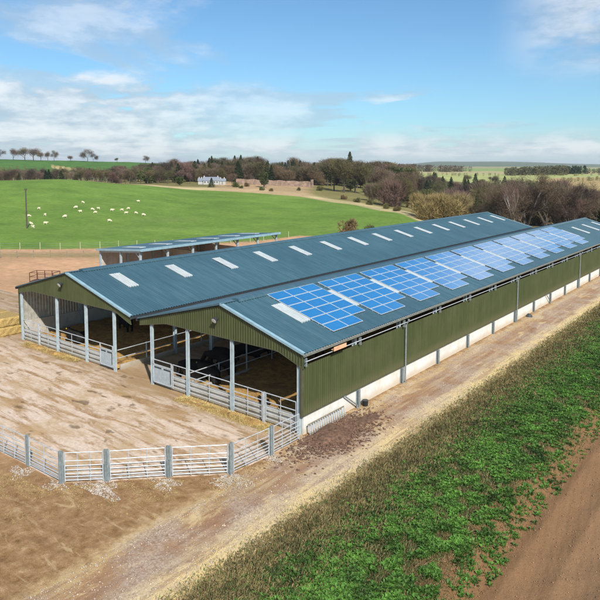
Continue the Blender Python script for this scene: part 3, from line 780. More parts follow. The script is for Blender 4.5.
# rusty cage trailer behind the left barn
c = Vector((-52.5, 14.3, 0)); r = empty('cage_trailer', c, 'rusty red open frame trailer behind the corner of the left barn', 'trailer', rz=.55)
def lbuild(mb, n, mt, par=r): return mesh_np(n, mb.v, mb.f, mt, par)
m = MB(); m.box((-1.6,-.9,.55), (1.6,.9,.66)); lbuild(m, 'deck', rust)
m = MB()
for x in (-1.55,-.5,.5,1.55):
    for y in (-.85,.85): m.beam((x,y,.66), (x,y,1.75), .07, .07)
for z in (1.2, 1.72):
    for y in (-.85,.85): m.beam((-1.55,y,z), (1.55,y,z), .06, .06)
    for x in (-1.55,1.55): m.beam((x,-.85,z), (x,.85,z), .06, .06)
lbuild(m, 'cage', rust)
for y in (-.98, .88):
    m = MB(); m.tube((0,y,.38), (0,y+.16,.38), .38, 16); lbuild(m, 'wheel', black_m)
m = MB(); m.beam((1.6,0,.6), (2.7,0,.45), .08, .08); lbuild(m, 'drawbar', rust)

# ---------------------------------------------------------------- straw, gravel, grass: uncountable
def strands(name, cx, cy, cz, L, Wd, mat, label, up=.25, jit=None):
    n = len(cx); a = rng.uniform(0, 6.283, n); el = np.abs(rng.normal(0, up, n))
    dx = np.cos(a)*np.cos(el)*L; dy = np.sin(a)*np.cos(el)*L; dz = np.sin(el)*L
    wx = -np.sin(a)*Wd; wy = np.cos(a)*Wd
    P0 = np.stack([cx-wx, cy-wy, cz], 1); P1 = np.stack([cx+wx, cy+wy, cz], 1); P2 = np.stack([cx+dx, cy+dy, cz+dz], 1)
    V_ = np.stack([P0, P1, P2], 1).reshape(-1, 3); return tag(mesh_np(name, V_, np.arange(3*n).reshape(-1, 3), mat), label, kind='stuff')
# strip along the right barn gates, mound + strands
def mound_pts(n, x0, x1, yc, sd): return rng.uniform(x0, x1, n), yc+rng.normal(0, sd, n)
xs1, ys1 = mound_pts(9000, -9.6, -1.6, -.55, .26); xs2, ys2 = mound_pts(5000, -29.5, -21.5, -.45, .25)
xs = np.concatenate([xs1, xs2]); ys = np.concatenate([ys1, ys2]); keep = (wob(xs, ys*3, .9, 61) > -.35); xs = xs[keep]; ys = ys[keep]
hz = .035+.16*np.exp(-((ys+.5)/.28)**2)*np.clip(wob(xs, ys, .8, 62)+.5, 0, 1)*rng.uniform(0, 1, len(xs))
strands('loose_straw', xs, ys, hz, rng.uniform(.12, .3, len(xs)), .012, straw_m, 'strip of golden straw spilled outside the barn gates')
def strawridge(x0, x1, yc, lab, seed):
    xx = np.linspace(x0, x1, int((x1-x0)*6)); yy = np.linspace(yc-.45, yc+.35, 12); X, Y = np.meshgrid(xx, yy, indexing='ij')
    e = np.clip(1-((Y-yc+.05)/.4)**2, 0, 1); en = np.clip(np.minimum(X-x0, x1-X)/.8, 0, 1)
    Zs = .02+.20*e*en*np.clip(.55+.7*wob(X, Y, .5, seed), 0, 1.2)
    I = np.arange(X.size).reshape(X.shape); q = np.stack([I[:-1,:-1], I[1:,:-1], I[1:,1:], I[:-1,1:]], -1).reshape(-1, 4)
    tag(mesh_np('straw_ridge', np.stack([X, Y, Zs], -1).reshape(-1, 3), q, bed_m, smooth=True), lab, kind='stuff')
strawridge(-9.4, -2.0, -.42, 'low ridge of trodden straw along the right barn gates', 71)
strawridge(-29.4, -22.0, -.38, 'low ridge of trodden straw along the left barn gates', 73)
# pebbles
def pebbles(name, n, fx, fy, smin, smax, mat, label):
    x = fx; y = fy; z = height(x, y); s = rng.uniform(smin, smax, n)*rng.uniform(.5, 1, n)
    base = np.array([[1,0,0],[0,1,0],[-1,0,0],[0,-1,0],[0,0,1],[0,0,-1.]]); fcs = np.array([[0,1,4],[1,2,4],[2,3,4],[3,0,4],[1,0,5],[2,1,5],[3,2,5],[0,3,5]])
    V_ = base[None]*rng.uniform(.6, 1.3, (n, 6, 1)); an = rng.uniform(0, 6.28, n); ca, sa = np.cos(an), np.sin(an)
    vx = V_[..., 0]*ca[:, None]-V_[..., 1]*sa[:, None]; vy = V_[..., 0]*sa[:, None]+V_[..., 1]*ca[:, None]
    P_ = np.stack([x[:, None]+vx*s[:, None]*1.2, y[:, None]+vy*s[:, None], z[:, None]+V_[..., 2]*s[:, None]*.6+.01], -1)
    Fq = (fcs[None]+(np.arange(n)*6)[:, None, None]).reshape(-1, 3)
    return tag(mesh_np(name, P_.reshape(-1, 3), Fq, mat), label, kind='stuff')
n = 16000; fy = rng.uniform(-22, 1, n)**1; fy = -24+90*rng.uniform(0, 1, n)**1.8; fx = np.abs(rng.normal(0, 1.3, n))*np.where(rng.uniform(0,1,n) < .5, 1, -1)
fx = np.where(rng.uniform(0, 1, n) < .45, .3+np.abs(rng.normal(0, .7, n)), 3.6+rng.normal(0, 1.0, n)+wob(fy*0, fy, 4, 77)*.6)
ok = (fx > .25) & ((fy > -.5) | (fx > .8)); fx = fx[ok]; fy = fy[ok]
pebbles('gravel', len(fx), fx, fy, .02, .055, pebble_m, 'scattered pebbles and gravel along the track and wall foot')
n = 5000; fx = 1.3+rng.normal(0, .75, n); fy = 1.4+rng.normal(0, 1.6, n); ok = fx > .35; fx = fx[ok]; fy = fy[ok]
pebbles('brick_fragments', len(fx), fx, fy, .04, .12, rubble_m, 'loose reddish brick fragments scattered at the barn corner')
for (x, y, rx, ry, n, lb) in [(.35,-6.0,.62,.5,900,'splash of pale spilt concrete round the fence post at the bend'), (-3.7,-10.35,.75,.42,1100,'wide pale patch of spilt concrete below the double post'), (-1.7,-8.2,.5,.34,450,'small smear of spilt concrete under the middle of the fence'),
        (.6,-3.05,.34,.26,260,'small pale splash of concrete near the barn corner post'), (-8.1,-11.9,.5,.3,350,'grey smear of concrete left of the nearest yard corner'), (-5.6,-11.5,.4,.3,250,'pale crumbs of concrete round the nearest yard corner post')]:
    a_ = rng.uniform(0, 6.283, n); q_ = rng.uniform(0, 1, n)**.6*(1+.35*np.sin(a_*3+x)+.2*np.sin(a_*5+y)); fx = x+np.cos(a_)*q_*rx*1.5; fy = y+np.sin(a_)*q_*ry*1.5
    pebbles('spilt_concrete', n, fx, fy, .015, .06, spill_m, lb)
n = 14000; fy = -22+95*rng.uniform(0, 1, n)**1.8; fx = rng.uniform(11.3, 20, n)+wob(fy*0, fy, 3, 90)*.4
pebbles('soil_clods', n, fx, fy, .015, .05, clod_m, 'lumps of brown soil strewn over the bare ground beyond the weeds')
n = 9000; fx = -16+17*rng.uniform(0, 1, n)**.7; fy = -13.5-rng.uniform(0, 1, n)*4+np.clip(fx+9, 0, 99)*1.05; ok = wob(fx, fy, 1.5, 93) > -.3; fx = fx[ok]; fy = fy[ok]
pebbles('soil_crumbs', len(fx), fx, fy, .015, .05, clod_m, 'crumbs of orange brown soil outside the yard fence')
n = 9000; fx = rng.uniform(-16, 3, n); fy = -12.2-rng.uniform(0, 1, n)**1.5*5+np.clip(fx+6, 0, 9)*1.0; ok = wob(fx, fy, 1.1, 94) > .1; fx = fx[ok]; fy = fy[ok]
strands('trodden_straw', fx, fy, height(fx, fy)+.02, rng.uniform(.08, .22, len(fx)), .008, straw_m, 'pale bits of straw trodden into the soil below the yard fence', up=.12)
# grasses on the bank
def bank(name, n, cx, sd, ymin, ymax, Lm, mat, label, w=.012, up=1.0, thr=-9, sc=1.5, seed=1, lo=4.3, hi=12.8, flat=False):
    y = ymin+(ymax-ymin)*rng.uniform(0, 1, n)**1.7; x = cx+rng.normal(0, sd, n) if not flat else rng.uniform(lo, hi, n)
    k = (x > lo) & (x < hi) & (wob(x, y, sc, seed) > thr); x = x[k]; y = y[k]; n = len(x); z = height(x, y)
    far_ = np.clip(np.hypot(x-CAM.x, y-CAM.y)/28, 1, 3.2)
    el = rng.uniform(.35, 1.35, n)*up; a = rng.uniform(0, 6.283, n); L = Lm*rng.uniform(.5, 1.3, n)
    dx = np.cos(a)*np.cos(el)*L; dy = np.sin(a)*np.cos(el)*L; dz = np.sin(el)*L; ww = w*far_*rng.uniform(.6, 1.3, n); b = a+1.57+rng.uniform(-.5, .5, n)
    wx = np.cos(b)*ww; wy = np.sin(b)*ww
    P_ = np.stack([np.stack([x-wx, y-wy, z-.02], 1), np.stack([x+wx, y+wy, z-.02], 1), np.stack([x+dx*.6+wx*.6, y+dy*.6+wy*.6, z+dz*.7], 1), np.stack([x+dx*1.1, y+dy*1.1, z+dz*.95], 1)], 1)
    return tag(mesh_np(name, P_.reshape(-1, 3), np.arange(4*n).reshape(-1, 4), mat), label, kind='stuff')
bank('dead_grass', 150000, 6.8, 1.4, -22, 85, .17, dry_m, 'dry brown grass covering the slope beside the track', thr=-.5, sc=1.1, seed=5, lo=4.6)
bank('pale_grass', 14000, 4.6, .45, -22, 85, .09, pale_m, 'pale straw coloured dead grass along the track edge', lo=3.5, seed=6, thr=-.2, sc=.9)
bank('pale_stalks', 5000, 7.2, 1.8, -22, 85, .26, dry_m, 'sparse taller pale stalks standing in the bank', seed=16, w=.006, lo=5)
bank('rough_grass', 70000, 10.4, 1.3, -22, 85, .13, dry_m, 'thin mixed grass between the weeds and the bare soil', seed=27, thr=-.6, sc=.7, hi=13.2)
bank('short_grass', 190000, 8.8, 2.2, -22, 85, .14, grass_m, 'short green grass growing along the bank', seed=7, thr=-.6, sc=.8)
def weeds(nc):
    y = -22+107*rng.uniform(0, 1, nc)**1.8; cx = 10.0-.016*y; x = cx+rng.normal(0, 1.2, nc)+wob(y*0, y, 3, 82)*.5
    k = (wob(x, y, .45, 81)+.5*wob(x, y, 2.4, 83)+.3*wob(x, y, 7, 84) > -.50) & (x > 6.3) & (x < 13.2); x = x[k]; y = y[k]; nc = len(x); z = height(x, y)
    nl = 10; X = np.repeat(x, nl); Y = np.repeat(y, nl); Zz = np.repeat(z, nl); S = np.repeat(rng.uniform(.6, 1.3, nc), nl)
    n = len(X); a = rng.uniform(0, 6.283, n); el = rng.uniform(.15, 1.1, n); L = .15*S*rng.uniform(.6, 1.2, n); W = L*.20
    d = np.stack([np.cos(a)*np.cos(el), np.sin(a)*np.cos(el), np.sin(el)], 1); sd = np.stack([-np.sin(a), np.cos(a), np.zeros(n)], 1)
    o = np.stack([X, Y, Zz], 1)+d*.02; mid = o+d*L[:, None]*.55+np.array([0,0,.015]); tip = o+d*L[:, None]*np.array([1,1,.75])
    P_ = np.stack([o, mid-sd*W[:, None]+[0,0,.02], tip, mid+sd*W[:, None]+[0,0,.02], mid], 1)
    q = np.arange(n)[:, None]*5
    T = np.concatenate([q+[0,4,1], q+[1,4,2], q+[0,3,4], q+[4,3,2]], 1).reshape(-1, 3)
    tag(mesh_np('weeds', P_.reshape(-1, 3), T, weed_m), 'bright green broad leaved weeds covering the bank at the lower right', kind='stuff')
weeds(60000)

# ---------------------------------------------------------------- lean-to behind the left barn
o = (-38.7, 18.6, 0); LT = empty('lean_to_shed', o, 'long open shed with a shallow blue roof standing beyond the left barn', 'shed')
def PL(mb, n, mt, par=None, **k): return mb.build(n, mt, par or LT, o, **k)
xa, za, xb, zb, ya, yb = -38.3, 5.28, -47.2, 4.62, 18.3, 43.2
nl_ = Vector((.074,0,.997))
ribbed('roof', lambda t: (xa, ya+t, za), lambda t: (xb, ya+t, zb), yb-ya, (nl_.x*-1,0,nl_.z), .21, .045, roof_m, LT, o, 'sine', 2)
m = MB(); m.quad((xa,ya,za-.05),(xb,ya,zb-.05),(xb,yb,zb-.05),(xa,yb,za-.05)); PL(m, 'roof_lining', under_m)
m = MB(); m.box((xa-.02,ya-.05,za-.22), (xa+.10,yb,za+.08)); PL(m, 'fascia', trim_m)
m = MB(); m.beam((xa,ya-.05,za-.05), (xb,ya-.05,zb-.05), .12, .22); PL(m, 'barge_board', trim_m)
def slopeL(s, y, off=0): return Vector((xa+(xb-xa)*s/8.9, y, za+(zb-za)*s/8.9+off))
for k in range(6): skylight(LT, o, slopeL, 20+4.1*k, .95, 2.5, 6.0)
for k in range(7):
    y = ya+.3+k*(yb-ya-.6)/6
    for x in (xa-.5, xb+.4) if k else (xa-.5, xa-4.3, xb+.4):
        m = MB(); m.box((x-.11,y-.11,0), (x+.11,y+.11, za-.2-(xa-x)*.074)); PL(m, 'post', col_m)
    m = MB(); m.beam((xa-.3,y,za-.30), (xb+.3,y,zb-.25), .12, .25); m.beam((xa-.5,y,za-1.2),(xa-1.5,y,za-.35),.08,.08); PL(m, 'rafter', col_m)
m = MB(); m.box((xb+.1,ya+.3,0), (xb+.25,yb-5.5,zb-.1)); PL(m, 'back_wall', panel_m)
m = MB(); m.box((xb+.3,ya+10,.0), (xa-1,ya+10.15,3.9)); PL(m, 'partition', panel_m)
m = MB(); m.box((xb+.3,yb-8,.0), (xa-1,yb-7.85,3.9)); PL(m, 'partition', panel_m)

# ---------------------------------------------------------------- field fences, pole
def wirefence(name, pts, spacing, h, pr, mat, label):
    o = (pts[0][0], pts[0][1], 0); r = empty(name, o, label, 'fence', 'post and wire fences'); tops = []
    for (a, b) in zip(pts[:-1], pts[1:]):
        a = Vector((*a, 0)); b = Vector((*b, 0)); n = max(1, int((b-a).length/spacing))
        for i in range(n):
            p = a+(b-a)*i/n; z = float(height(p.x, p.y)); q = h*random.uniform(.94, 1.06); l = random.uniform(-.04, .04)
            m = MB(); m.tube((p.x, p.y, z-.1), (p.x+l, p.y, z+q), pr, 6); m.build('post', mat, r, o); tops.append(Vector((p.x, p.y, z)))
    for k, zz in enumerate((.35,.65,.95)):
        m = MB()
        for p, q in zip(tops[:-1], tops[1:]): m.tube(p+Vector((0,0,zz*h/1.1)), q+Vector((0,0,zz*h/1.1)), .009, 4)
        m.build('wire', galv_post, r, o)
wirefence('wire_fence', [(-96,8),(-80.3,22.1),(-68.7,33.0),(-62,39.5)], 2.6, 1.15, .07, timber, 'dark timber post and wire fence along the edge of the bare earth')
wirefence('wire_fence', [(-97,21),(-90.1,26.8),(-81.8,33.6),(-77.5,38.9),(-68,52),(-62.6,62.7),(-61.6,77.2)], 3.2, 1.35, .06, simple('pale_timber', (.36,.36,.24), .85), 'pale post and wire fence at the foot of the green field')
pp = hit(27, 228.5); o = tuple(pp); r = empty('power_pole', o, 'tall dark wooden power pole standing in the green field among sheep', 'pole')
m = MB(); m.tube(pp-Vector((0,0,.3)), pp+Vector((0,0,9.3)), .19, 10, .13); m.build('mast', trunk_m, r, o)
m = MB(); m.beam(pp+Vector((-.55,0,9.0)), pp+Vector((.55,0,9.0)), .1, .1); m.build('crossarm', trunk_m, r, o)
for s in (-.5, 0, .5):
    m = MB(); m.tube(pp+Vector((s,0,9.05)), pp+Vector((s,0,9.32)), .05, 6); m.build('insulator', dark_m, r, o)
o2 = hit(29.5, 228); m = MB()

# ---------------------------------------------------------------- animals (skin modifier bodies)
def skinned(name, verts, edges, root_i=0, sub=2):
    me = bpy.data.meshes.new(name); me.from_pydata([v[:3] for v in verts], edges, [])
    o = bpy.data.objects.new(name, me); COL.objects.link(o)
    sk = o.modifiers.new('s', 'SKIN'); ss = o.modifiers.new('u', 'SUBSURF'); ss.levels = sub; ss.render_levels = sub
    for i, v in enumerate(verts):
        sv = me.skin_vertices[0].data[i]; sv.radius = (v[3], v[4] if len(v) > 4 else v[3]); sv.use_root = (i == root_i)
    dg = bpy.context.evaluated_depsgraph_get(); m2 = bpy.data.meshes.new_from_object(o.evaluated_get(dg))
    COL.objects.unlink(o); bpy.data.objects.remove(o)
    m2.polygons.foreach_set('use_smooth', np.ones(len(m2.polygons), bool)); return m2
def quadruped(kind, graze):
    if kind == 'cow': L, H, B_, lr = 1.6, 1.0, .38, .09
    else: L, H, B_, lr = .72, .52, .23, .04
    v = []; e = []
    def add(x, y, z, r, r2=None, p=None):
        v.append((x, y, z, r, r2 or r)); i = len(v)-1
        if p is not None: e.append((p, i))
        return i
    hip = add(-L*.45, 0, H*.98, B_*.82, B_*.9)
    mid = add(0, 0, H*.93, B_, B_*1.08, hip); sh = add(L*.42, 0, H*.96, B_*.82, B_*1.0, mid)
    rump = add(-L*.58, 0, H*.95, B_*.5, B_*.55, hip)
    if graze:
        n1 = add(L*.62, 0, H*.82, B_*.42, B_*.5, sh); hd = add(L*.80, 0, H*.35, B_*.32, B_*.3, n1); mz = add(L*.86, 0, H*.12, B_*.2, B_*.18, hd)
    else:
        n1 = add(L*.64, 0, H*1.08, B_*.48, B_*.58, sh); hd = add(L*.84, 0, H*1.16, B_*.36, B_*.34, n1); mz = add(L*1.02, 0, H*1.00, B_*.24, B_*.22, hd)
    for s in (-1, 1):
        ea = add(hdx(v, hd)-.04*L, s*B_*.62, v[hd][2]+.10*H, .05*L*.6, .03*L, hd)
        k = add(L*.42, s*B_*.5, H*.60, lr*1.5, lr*1.6, sh); k2 = add(L*.44, s*B_*.5, H*.32, lr*.85, lr*.9, k); add(L*.42, s*B_*.5, H*.02, lr*.8, lr*.9, k2)
        k = add(-L*.42, s*B_*.5, H*.62, lr*1.9, lr*2.1, hip); k2 = add(-L*.54, s*B_*.5, H*.34, lr*.85, lr*1.0, k); add(-L*.48, s*B_*.5, H*.02, lr*.8, lr*.95, k2)
    t = add(-L*.66, 0, H*.85, .03*L, .03*L, rump); 
    if kind == 'cow': add(-L*.69, 0, H*.35, .03*L, .03*L, t)
    return skinned(kind+'_body', v, e, 1)
def hdx(v, i): return v[i][0]
def lying_cow():
    v = [(-.6,0,.42,.33,.34),(0,0,.44,.38,.38),(.55,0,.46,.33,.38),(.85,0,.66,.17,.2),(1.1,0,.82,.13,.14),(1.32,.02,.70,.09,.08),(-.85,0,.36,.18,.2),
         (.6,.34,.16,.12,.1),(.95,.36,.10,.07,.07),(.6,-.34,.16,.12,.1),(.95,-.30,.10,.07,.07),(-.5,.38,.18,.16,.13),(-.1,.48,.09,.07,.07),(-.5,-.34,.18,.16,.13),(-.1,-.44,.09,.07,.07),
         (1.02,.16,.92,.04,.02),(1.02,-.16,.92,.04,.02)]
    e = [(0,1),(1,2),(2,3),(3,4),(4,5),(0,6),(2,7),(7,8),(2,9),(9,10),(0,11),(11,12),(0,13),(13,14),(4,15),(4,16)]
    return skinned('lying_cow', v, e, 1)
cow_s = quadruped('cow', False); cow_g = quadruped('cow', True); cow_l = lying_cow()
for m_ in (cow_s, cow_g, cow_l): m_.materials.append(fur)
def cow(mesh, x, y, rz, z, label, s=1.0):
    b = bpy.data.objects.new('cow', mesh); COL.objects.link(b); b.location = (x, y, z); b.rotation_euler.z = rz; b.scale = (s, s, s)
    tag(b, label, 'cow', 'black cattle in the barns')
    # yellow ear tag
    hx = {cow_s.name: (1.2,.24,1.24), cow_g.name: (1.12,.25,.42), cow_l.name: (1.03,.19,.9)}[mesh.name]
    m = MB(); m.box((hx[0]-.01,hx[1]-.02,hx[2]-.05), (hx[0]+.02,hx[1]+.02,hx[2]+.03)); mesh_np('ear_tag', m.v, m.f, yellow, b)
cow(cow_l, -25.3, 1.9, R(185), .40, 'black cow lying by the middle of the left barn front', 1.1)
cow(cow_s, -25.2, 6.6, R(168), .40, 'black cow standing side on deeper in the left barn', 1.1)
cow(cow_g, -12.0, 5.4, R(200), .05, 'black cow with lowered head at the back of the first bay of the right barn', 1.15)
cow(cow_s, -9.9, 2.4, R(170), .05, 'black cow close behind the second post of the right barn', 1.05)
cow(cow_s, -11.9, 2.6, R(30), .05, 'black cow standing just behind the sheet gate of the right barn')
cow(cow_g, -10.5, 4.6, R(160), .05, 'black cow with lowered head between the first two posts of the right barn', 1.1)
cow(cow_s, -11.0, 7.4, R(20), .05, 'large black cow in the right barn below the floodlight', 1.15)
cow(cow_s, -10.4, 10.2, R(195), .05, 'black cow behind the inner rail of the right barn', 1.1)
cow(cow_g, -7.9, 10.5, R(60), .35, 'black cow deep in the right barn beyond the inner rail', 1.1)
cow(cow_s, -8.2, 14.5, R(100), .4, 'black cow far back in the shade of the right barn', 1.1)
cow(cow_l, -3.9, 1.35, R(175), .38, 'black calf lying against the front panel of the right barn', .5)
cow(cow_l, -2.2, 5.1, R(140), .35, 'black calf lying in the straw near the right barn wall', .62)
cow(cow_l, -3.2, 8.5, R(10), .40, 'black calf lying deep in the straw of the right barn', .62)
sh_g = quadruped('sheep', True); sh_s = quadruped('sheep', False)
for m_ in (sh_g, sh_s): m_.materials.append(wool)
spx = [(39,209.6),(45,216),(45.5,224.5),(29,217),(30.5,225),(33,228.3),(65,217.7),(76,208.5),(80.5,212.5),(83,203.5),(92.5,210.5),(98.5,209.5),(95.5,213.5),(109.5,222),(112,211.5),(122,211),(128.5,209.5),(126,214.2),(136,214),(143.5,216),(138.5,202.2)]
slab = {0:'sheep just above and right of the power pole',1:'sheep right of the pole with another just below it',2:'sheep standing side on, right of the pole base',3:'sheep beside the middle of the power pole',
        4:'sheep against the foot of the power pole',5:'sheep nearest the camera at the pole foot',6:'sheep alone midway between the pole and the main flock',13:'lowest sheep of the main flock',19:'sheep at the right end of the flock',20:'topmost sheep on the right, apart from the others',9:'topmost sheep in the left half of the main flock'}
for i, (u, v) in enumerate(spx):
    p = hit(u, v); b = bpy.data.objects.new('sheep', (sh_g, sh_s)[i % 3 == 2]); COL.objects.link(b); b.location = p; b.rotation_euler.z = random.choice([.67, 3.8])+random.uniform(-.7, .7)
    s = random.uniform(.92, 1.12); b.scale = (s, s, s)
    tag(b, 'white '+slab.get(i, 'sheep grazing in the middle of the flock on the green field'), 'sheep', 'sheep on the green field')

# ---------------------------------------------------------------- trees
def branchy(seed, h, spread, levels=4, leafn=2600, clump=.55, lean=0, trunk_r=None, twigL=.8, twigW=.02, crown_lo=.25, droop=0, stems=1):
    r = random.Random(seed); mb = MB(); tips = []
    def grow(p, d, L, rad, lv):
        q = p+d*L; mb.tube(p, q, rad, 5 if lv > 2 else 3, rad*.68)
        if lv == 0: tips.append(q); return
        if lv <= 2: tips.append(q)
        n = r.choice((2, 3, 3))
        for k in range(n):
            a = r.uniform(0, 6.28); t = r.uniform(.35, .85)*spread
            ax = d.orthogonal().normalized(); ax.rotate(Matrix.Rotation(a, 3, d))
            nd = (d+ax*t+Vector((0,0,.12-droop*(3-lv)*.2))).normalized()
            grow(q if k < 2 else p+d*L*r.uniform(.5, .9), nd, L*r.uniform(.62, .85), rad*.6, lv-1)
    for s in range(stems):
        a = r.uniform(0, 6.28); off = Vector((math.cos(a), math.sin(a), 0))*(.0 if stems == 1 else .35)
        grow(off, (Vector((lean*math.cos(a), lean*math.sin(a), 1))).normalized(), h*.27, trunk_r or h*.022, levels)
    V_ = np.array(mb.v); k = h/max(V_[:, 2].max(), .1)*.92; V_[:, 2] *= k; V_[:, :2] *= k
    T = np.array([[t.x*k, t.y*k, t.z*k] for t in tips])
    g = np.random.default_rng(seed); c = T[g.integers(0, len(T), leafn)]+g.normal(0, clump, (leafn, 3))
    c[:, 2] = np.maximum(c[:, 2], h*crown_lo*g.uniform(.6, 1.2, leafn)); cen = np.array([0, 0, h*.5]); out = c-cen; out /= np.linalg.norm(out, axis=1)[:, None]+1e-6
    d = out*.6+g.normal(0, .6, (leafn, 3))+np.array([0,0,.35-droop]); d /= np.linalg.norm(d, axis=1)[:, None]; L = twigL*g.uniform(.5, 1.2, leafn)
    sd = np.cross(d, g.normal(0, 1, (leafn, 3))); sd /= np.linalg.norm(sd, axis=1)[:, None]; W = twigW*g.uniform(.6, 1.4, leafn)
    P_ = np.stack([c-sd*W[:, None], c+sd*W[:, None], c+d*L[:, None]], 1).reshape(-1, 3); top_ = P_[:, 2] > h; P_[top_, 2] = h+(P_[top_, 2]-h)*.45
    return (V_, mb.f), (P_, np.arange(3*leafn).reshape(-1, 3))
def conifer(seed, h, rad, n=2600, lo=.08):
    g = np.random.default_rng(seed); mb = MB(); mb.tube((0,0,0), (0,0,h*.95), h*.016, 6, .02)
    t = g.uniform(0, 1, n)**.75; z = h*(lo+(1-lo)*t); ring = np.round(t*16)/16; a = g.uniform(0, 6.28, n)
    lob = 1+.28*np.sin(a*3+ring*40)+.18*np.sin(a*5+ring*17)
    rr_ = rad*(1-t)**.8*lob*np.sqrt(g.uniform(.15, 1, n))
    c = np.stack([np.cos(a)*rr_, np.sin(a)*rr_, z-rr_*.15], 1); d = np.stack([np.cos(a), np.sin(a), -.25+g.normal(0, .3, n)], 1); d /= np.linalg.norm(d, axis=1)[:, None]
    L = (.35+.5*(1-t))*g.uniform(.6, 1.2, n)*h/12; sd = np.stack([-np.sin(a), np.cos(a), g.normal(0, .4, n)], 1); W = L*.38
    P_ = np.stack([c-sd*W[:, None], c+sd*W[:, None], c+d*L[:, None]], 1).reshape(-1, 3)
    return (np.array(mb.v), mb.f), (P_, np.arange(3*n).reshape(-1, 3))
def bushy(seed, h, rad, n=3500, leaf=.3, thin=.35, up=.4, lo=0.0):
    g = np.random.default_rng(seed); k = 14; ca = g.uniform(0, 6.28, k); cr = rad*.55*np.sqrt(g.uniform(0, 1, k)); cz = h*(lo+(1-lo)*g.uniform(.2, .78, k)); s = g.uniform(.28, .5, k)*min(rad, h*.6)
    mb = MB()
    for i in range(k): mb.tube((0,0,0), (math.cos(ca[i])*cr[i], math.sin(ca[i])*cr[i], cz[i]), .07, 4, .02)
    j = g.integers(0, k, n); v = g.normal(0, 1, (n, 3)); v /= np.linalg.norm(v, axis=1)[:, None]; v *= (g.uniform(.4, 1.1, n)**.5)[:, None]
    c = np.stack([np.cos(ca)*cr, np.sin(ca)*cr, cz], 1)[j]+v*s[j][:, None]; c[:, 2] = np.clip(c[:, 2], .02, h)
    d = v+g.normal(0, .5, (n, 3))+[0,0,up]; d /= np.linalg.norm(d, axis=1)[:, None]; sd = np.cross(d, g.normal(0, 1, (n, 3))); sd /= np.linalg.norm(sd, axis=1)[:, None]
    L = leaf*g.uniform(.6, 1.3, n); P_ = np.stack([c-sd*(L*thin)[:, None], c+sd*(L*thin)[:, None], c+d*L[:, None]], 1).reshape(-1, 3)
    return (np.array(mb.v), mb.f), (P_, np.arange(3*n).reshape(-1, 3))
LIB = {}
def lib(kind, gens, mt, mc):
    out = []
    for (tv, tf), (cv, cf) in gens:
        a = mesh_np('trunk', tv, tf, mt); b = mesh_np('crown', cv, cf, mc); out.append((a.data, b.data)); bpy.data.objects.remove(a); bpy.data.objects.remove(b)
    LIB[kind] = out
lib('bare_near', [branchy(s, 12, .95, 5, 9500, .30, twigL=.65, twigW=.013, crown_lo=.22, stems=(1,2,1,1)[i]) for i, s in enumerate((3,8,21,34))], trunk_m, twig_m)
lib('bare', [branchy(s, 10, .75, 4, 3400, .8, twigL=1.0, twigW=.035, crown_lo=.04) for s in (5,6,7,9)], trunk_m, twig_m)
lib('bare_broad', [branchy(s, 10, 1.25, 4, 2600, .8, twigL=1.0, twigW=.05, crown_lo=.24) for s in (15,16)], trunk_m, twig_m)
lib('birch', [branchy(53, 12, .5, 3, 2600, .8, twigL=.8, twigW=.014, crown_lo=.4, lean=.12, trunk_r=.12, stems=2)], birch_m, twig_m)
lib('conifer', [conifer(s, 10, 2.3+.4*i) for i, s in enumerate((1,2,3))], trunk_m, needle_m)
lib('evergreen', [bushy(s, 8, 3.4, 4500, .42, .4, lo=.1) for s in (61,62)], trunk_m, ivy_m)
lib('willow', [bushy(s, 5, 3.2, 6500, .9, .035, .8) for s in (71,72)], trunk_m, willow_m)
lib('scrub', [bushy(s, 3, 2.2, 2200, .55, .10, .3) for s in (81,82)], trunk_m, gorse_m)
lib('thicket', [bushy(s, 8, 5.2, 9000, 1.1, .03, .9) for s in (91,92,93)], trunk_m, twig_m)
NM = {'thicket':'bare_thicket','bare_near':'bare_tree','bare':'bare_tree','bare_broad':'bare_tree','birch':'birch_tree','conifer':'conifer_tree','evergreen':'evergreen_tree','willow':'willow_shrub','scrub':'scrub_bush'}
H0 = {'thicket':8,'bare_near':12,'bare':10,'bare_broad':10,'birch':12,'conifer':10,'evergreen':8,'willow':5,'scrub':3}
def tree(kind, u, d, h, label, group, wide=1.0, rz=None, var=None):
    p = at(u, d); k = random.randrange(len(LIB[kind])) if var is None else var; td, cd_ = LIB[kind][k]; s = h/H0[kind]
    r = bpy.data.objects.new(NM[kind], None); COL.objects.link(r); r.location = (p.x, p.y, p.z-.15); r.scale = (s*wide, s*wide, s); r.rotation_euler.z = random.uniform(0, 6.28) if rz is None else rz
    r.empty_display_size = .3; tag(r, label, 'shrub' if kind in ('willow','scrub') else 'tree', group)
    t = bpy.data.objects.new('trunk', td); COL.objects.link(t); t.parent = r
    c = bpy.data.objects.new('crown', cd_); COL.objects.link(c); c.parent = r
    return r
U = random.uniform
# ridge trees against the sky, upper left
for u, v, w, lb in [(-6,152,1.3,'at the very left edge'),(1,152,1.2,'touching the left edge of the picture'),(14.5,151,1.0,'third from the left'),(26,150,1.35,'tall one left of the close pair'),(34.5,150.5,1.45,'in the middle of the close group'),(42,154,1.1,'small one right of the close group'),
        (49,154,.9,'first of the low pair'),(55,153,1.0,'second of the low pair'),(71.5,158,1.4,'low rounded one alone on the ridge'),(88.5,151.5,1.1,'tall one standing alone to the right'),(94,156,1.2,'shorter one leaning on the lone tall tree'),(118,160,1.3,'where the ridge meets the wood'),(146,158,1.3,'small one above the left end of the wood')]:
    d = 690; z = 14.93+(167-v+1.8)*d/F; p = at(u, d); tree('bare_broad', u, d, max(5, z-p.z), 'bare winter tree on the skyline ridge, '+lb, 'trees along the skyline ridge', w)
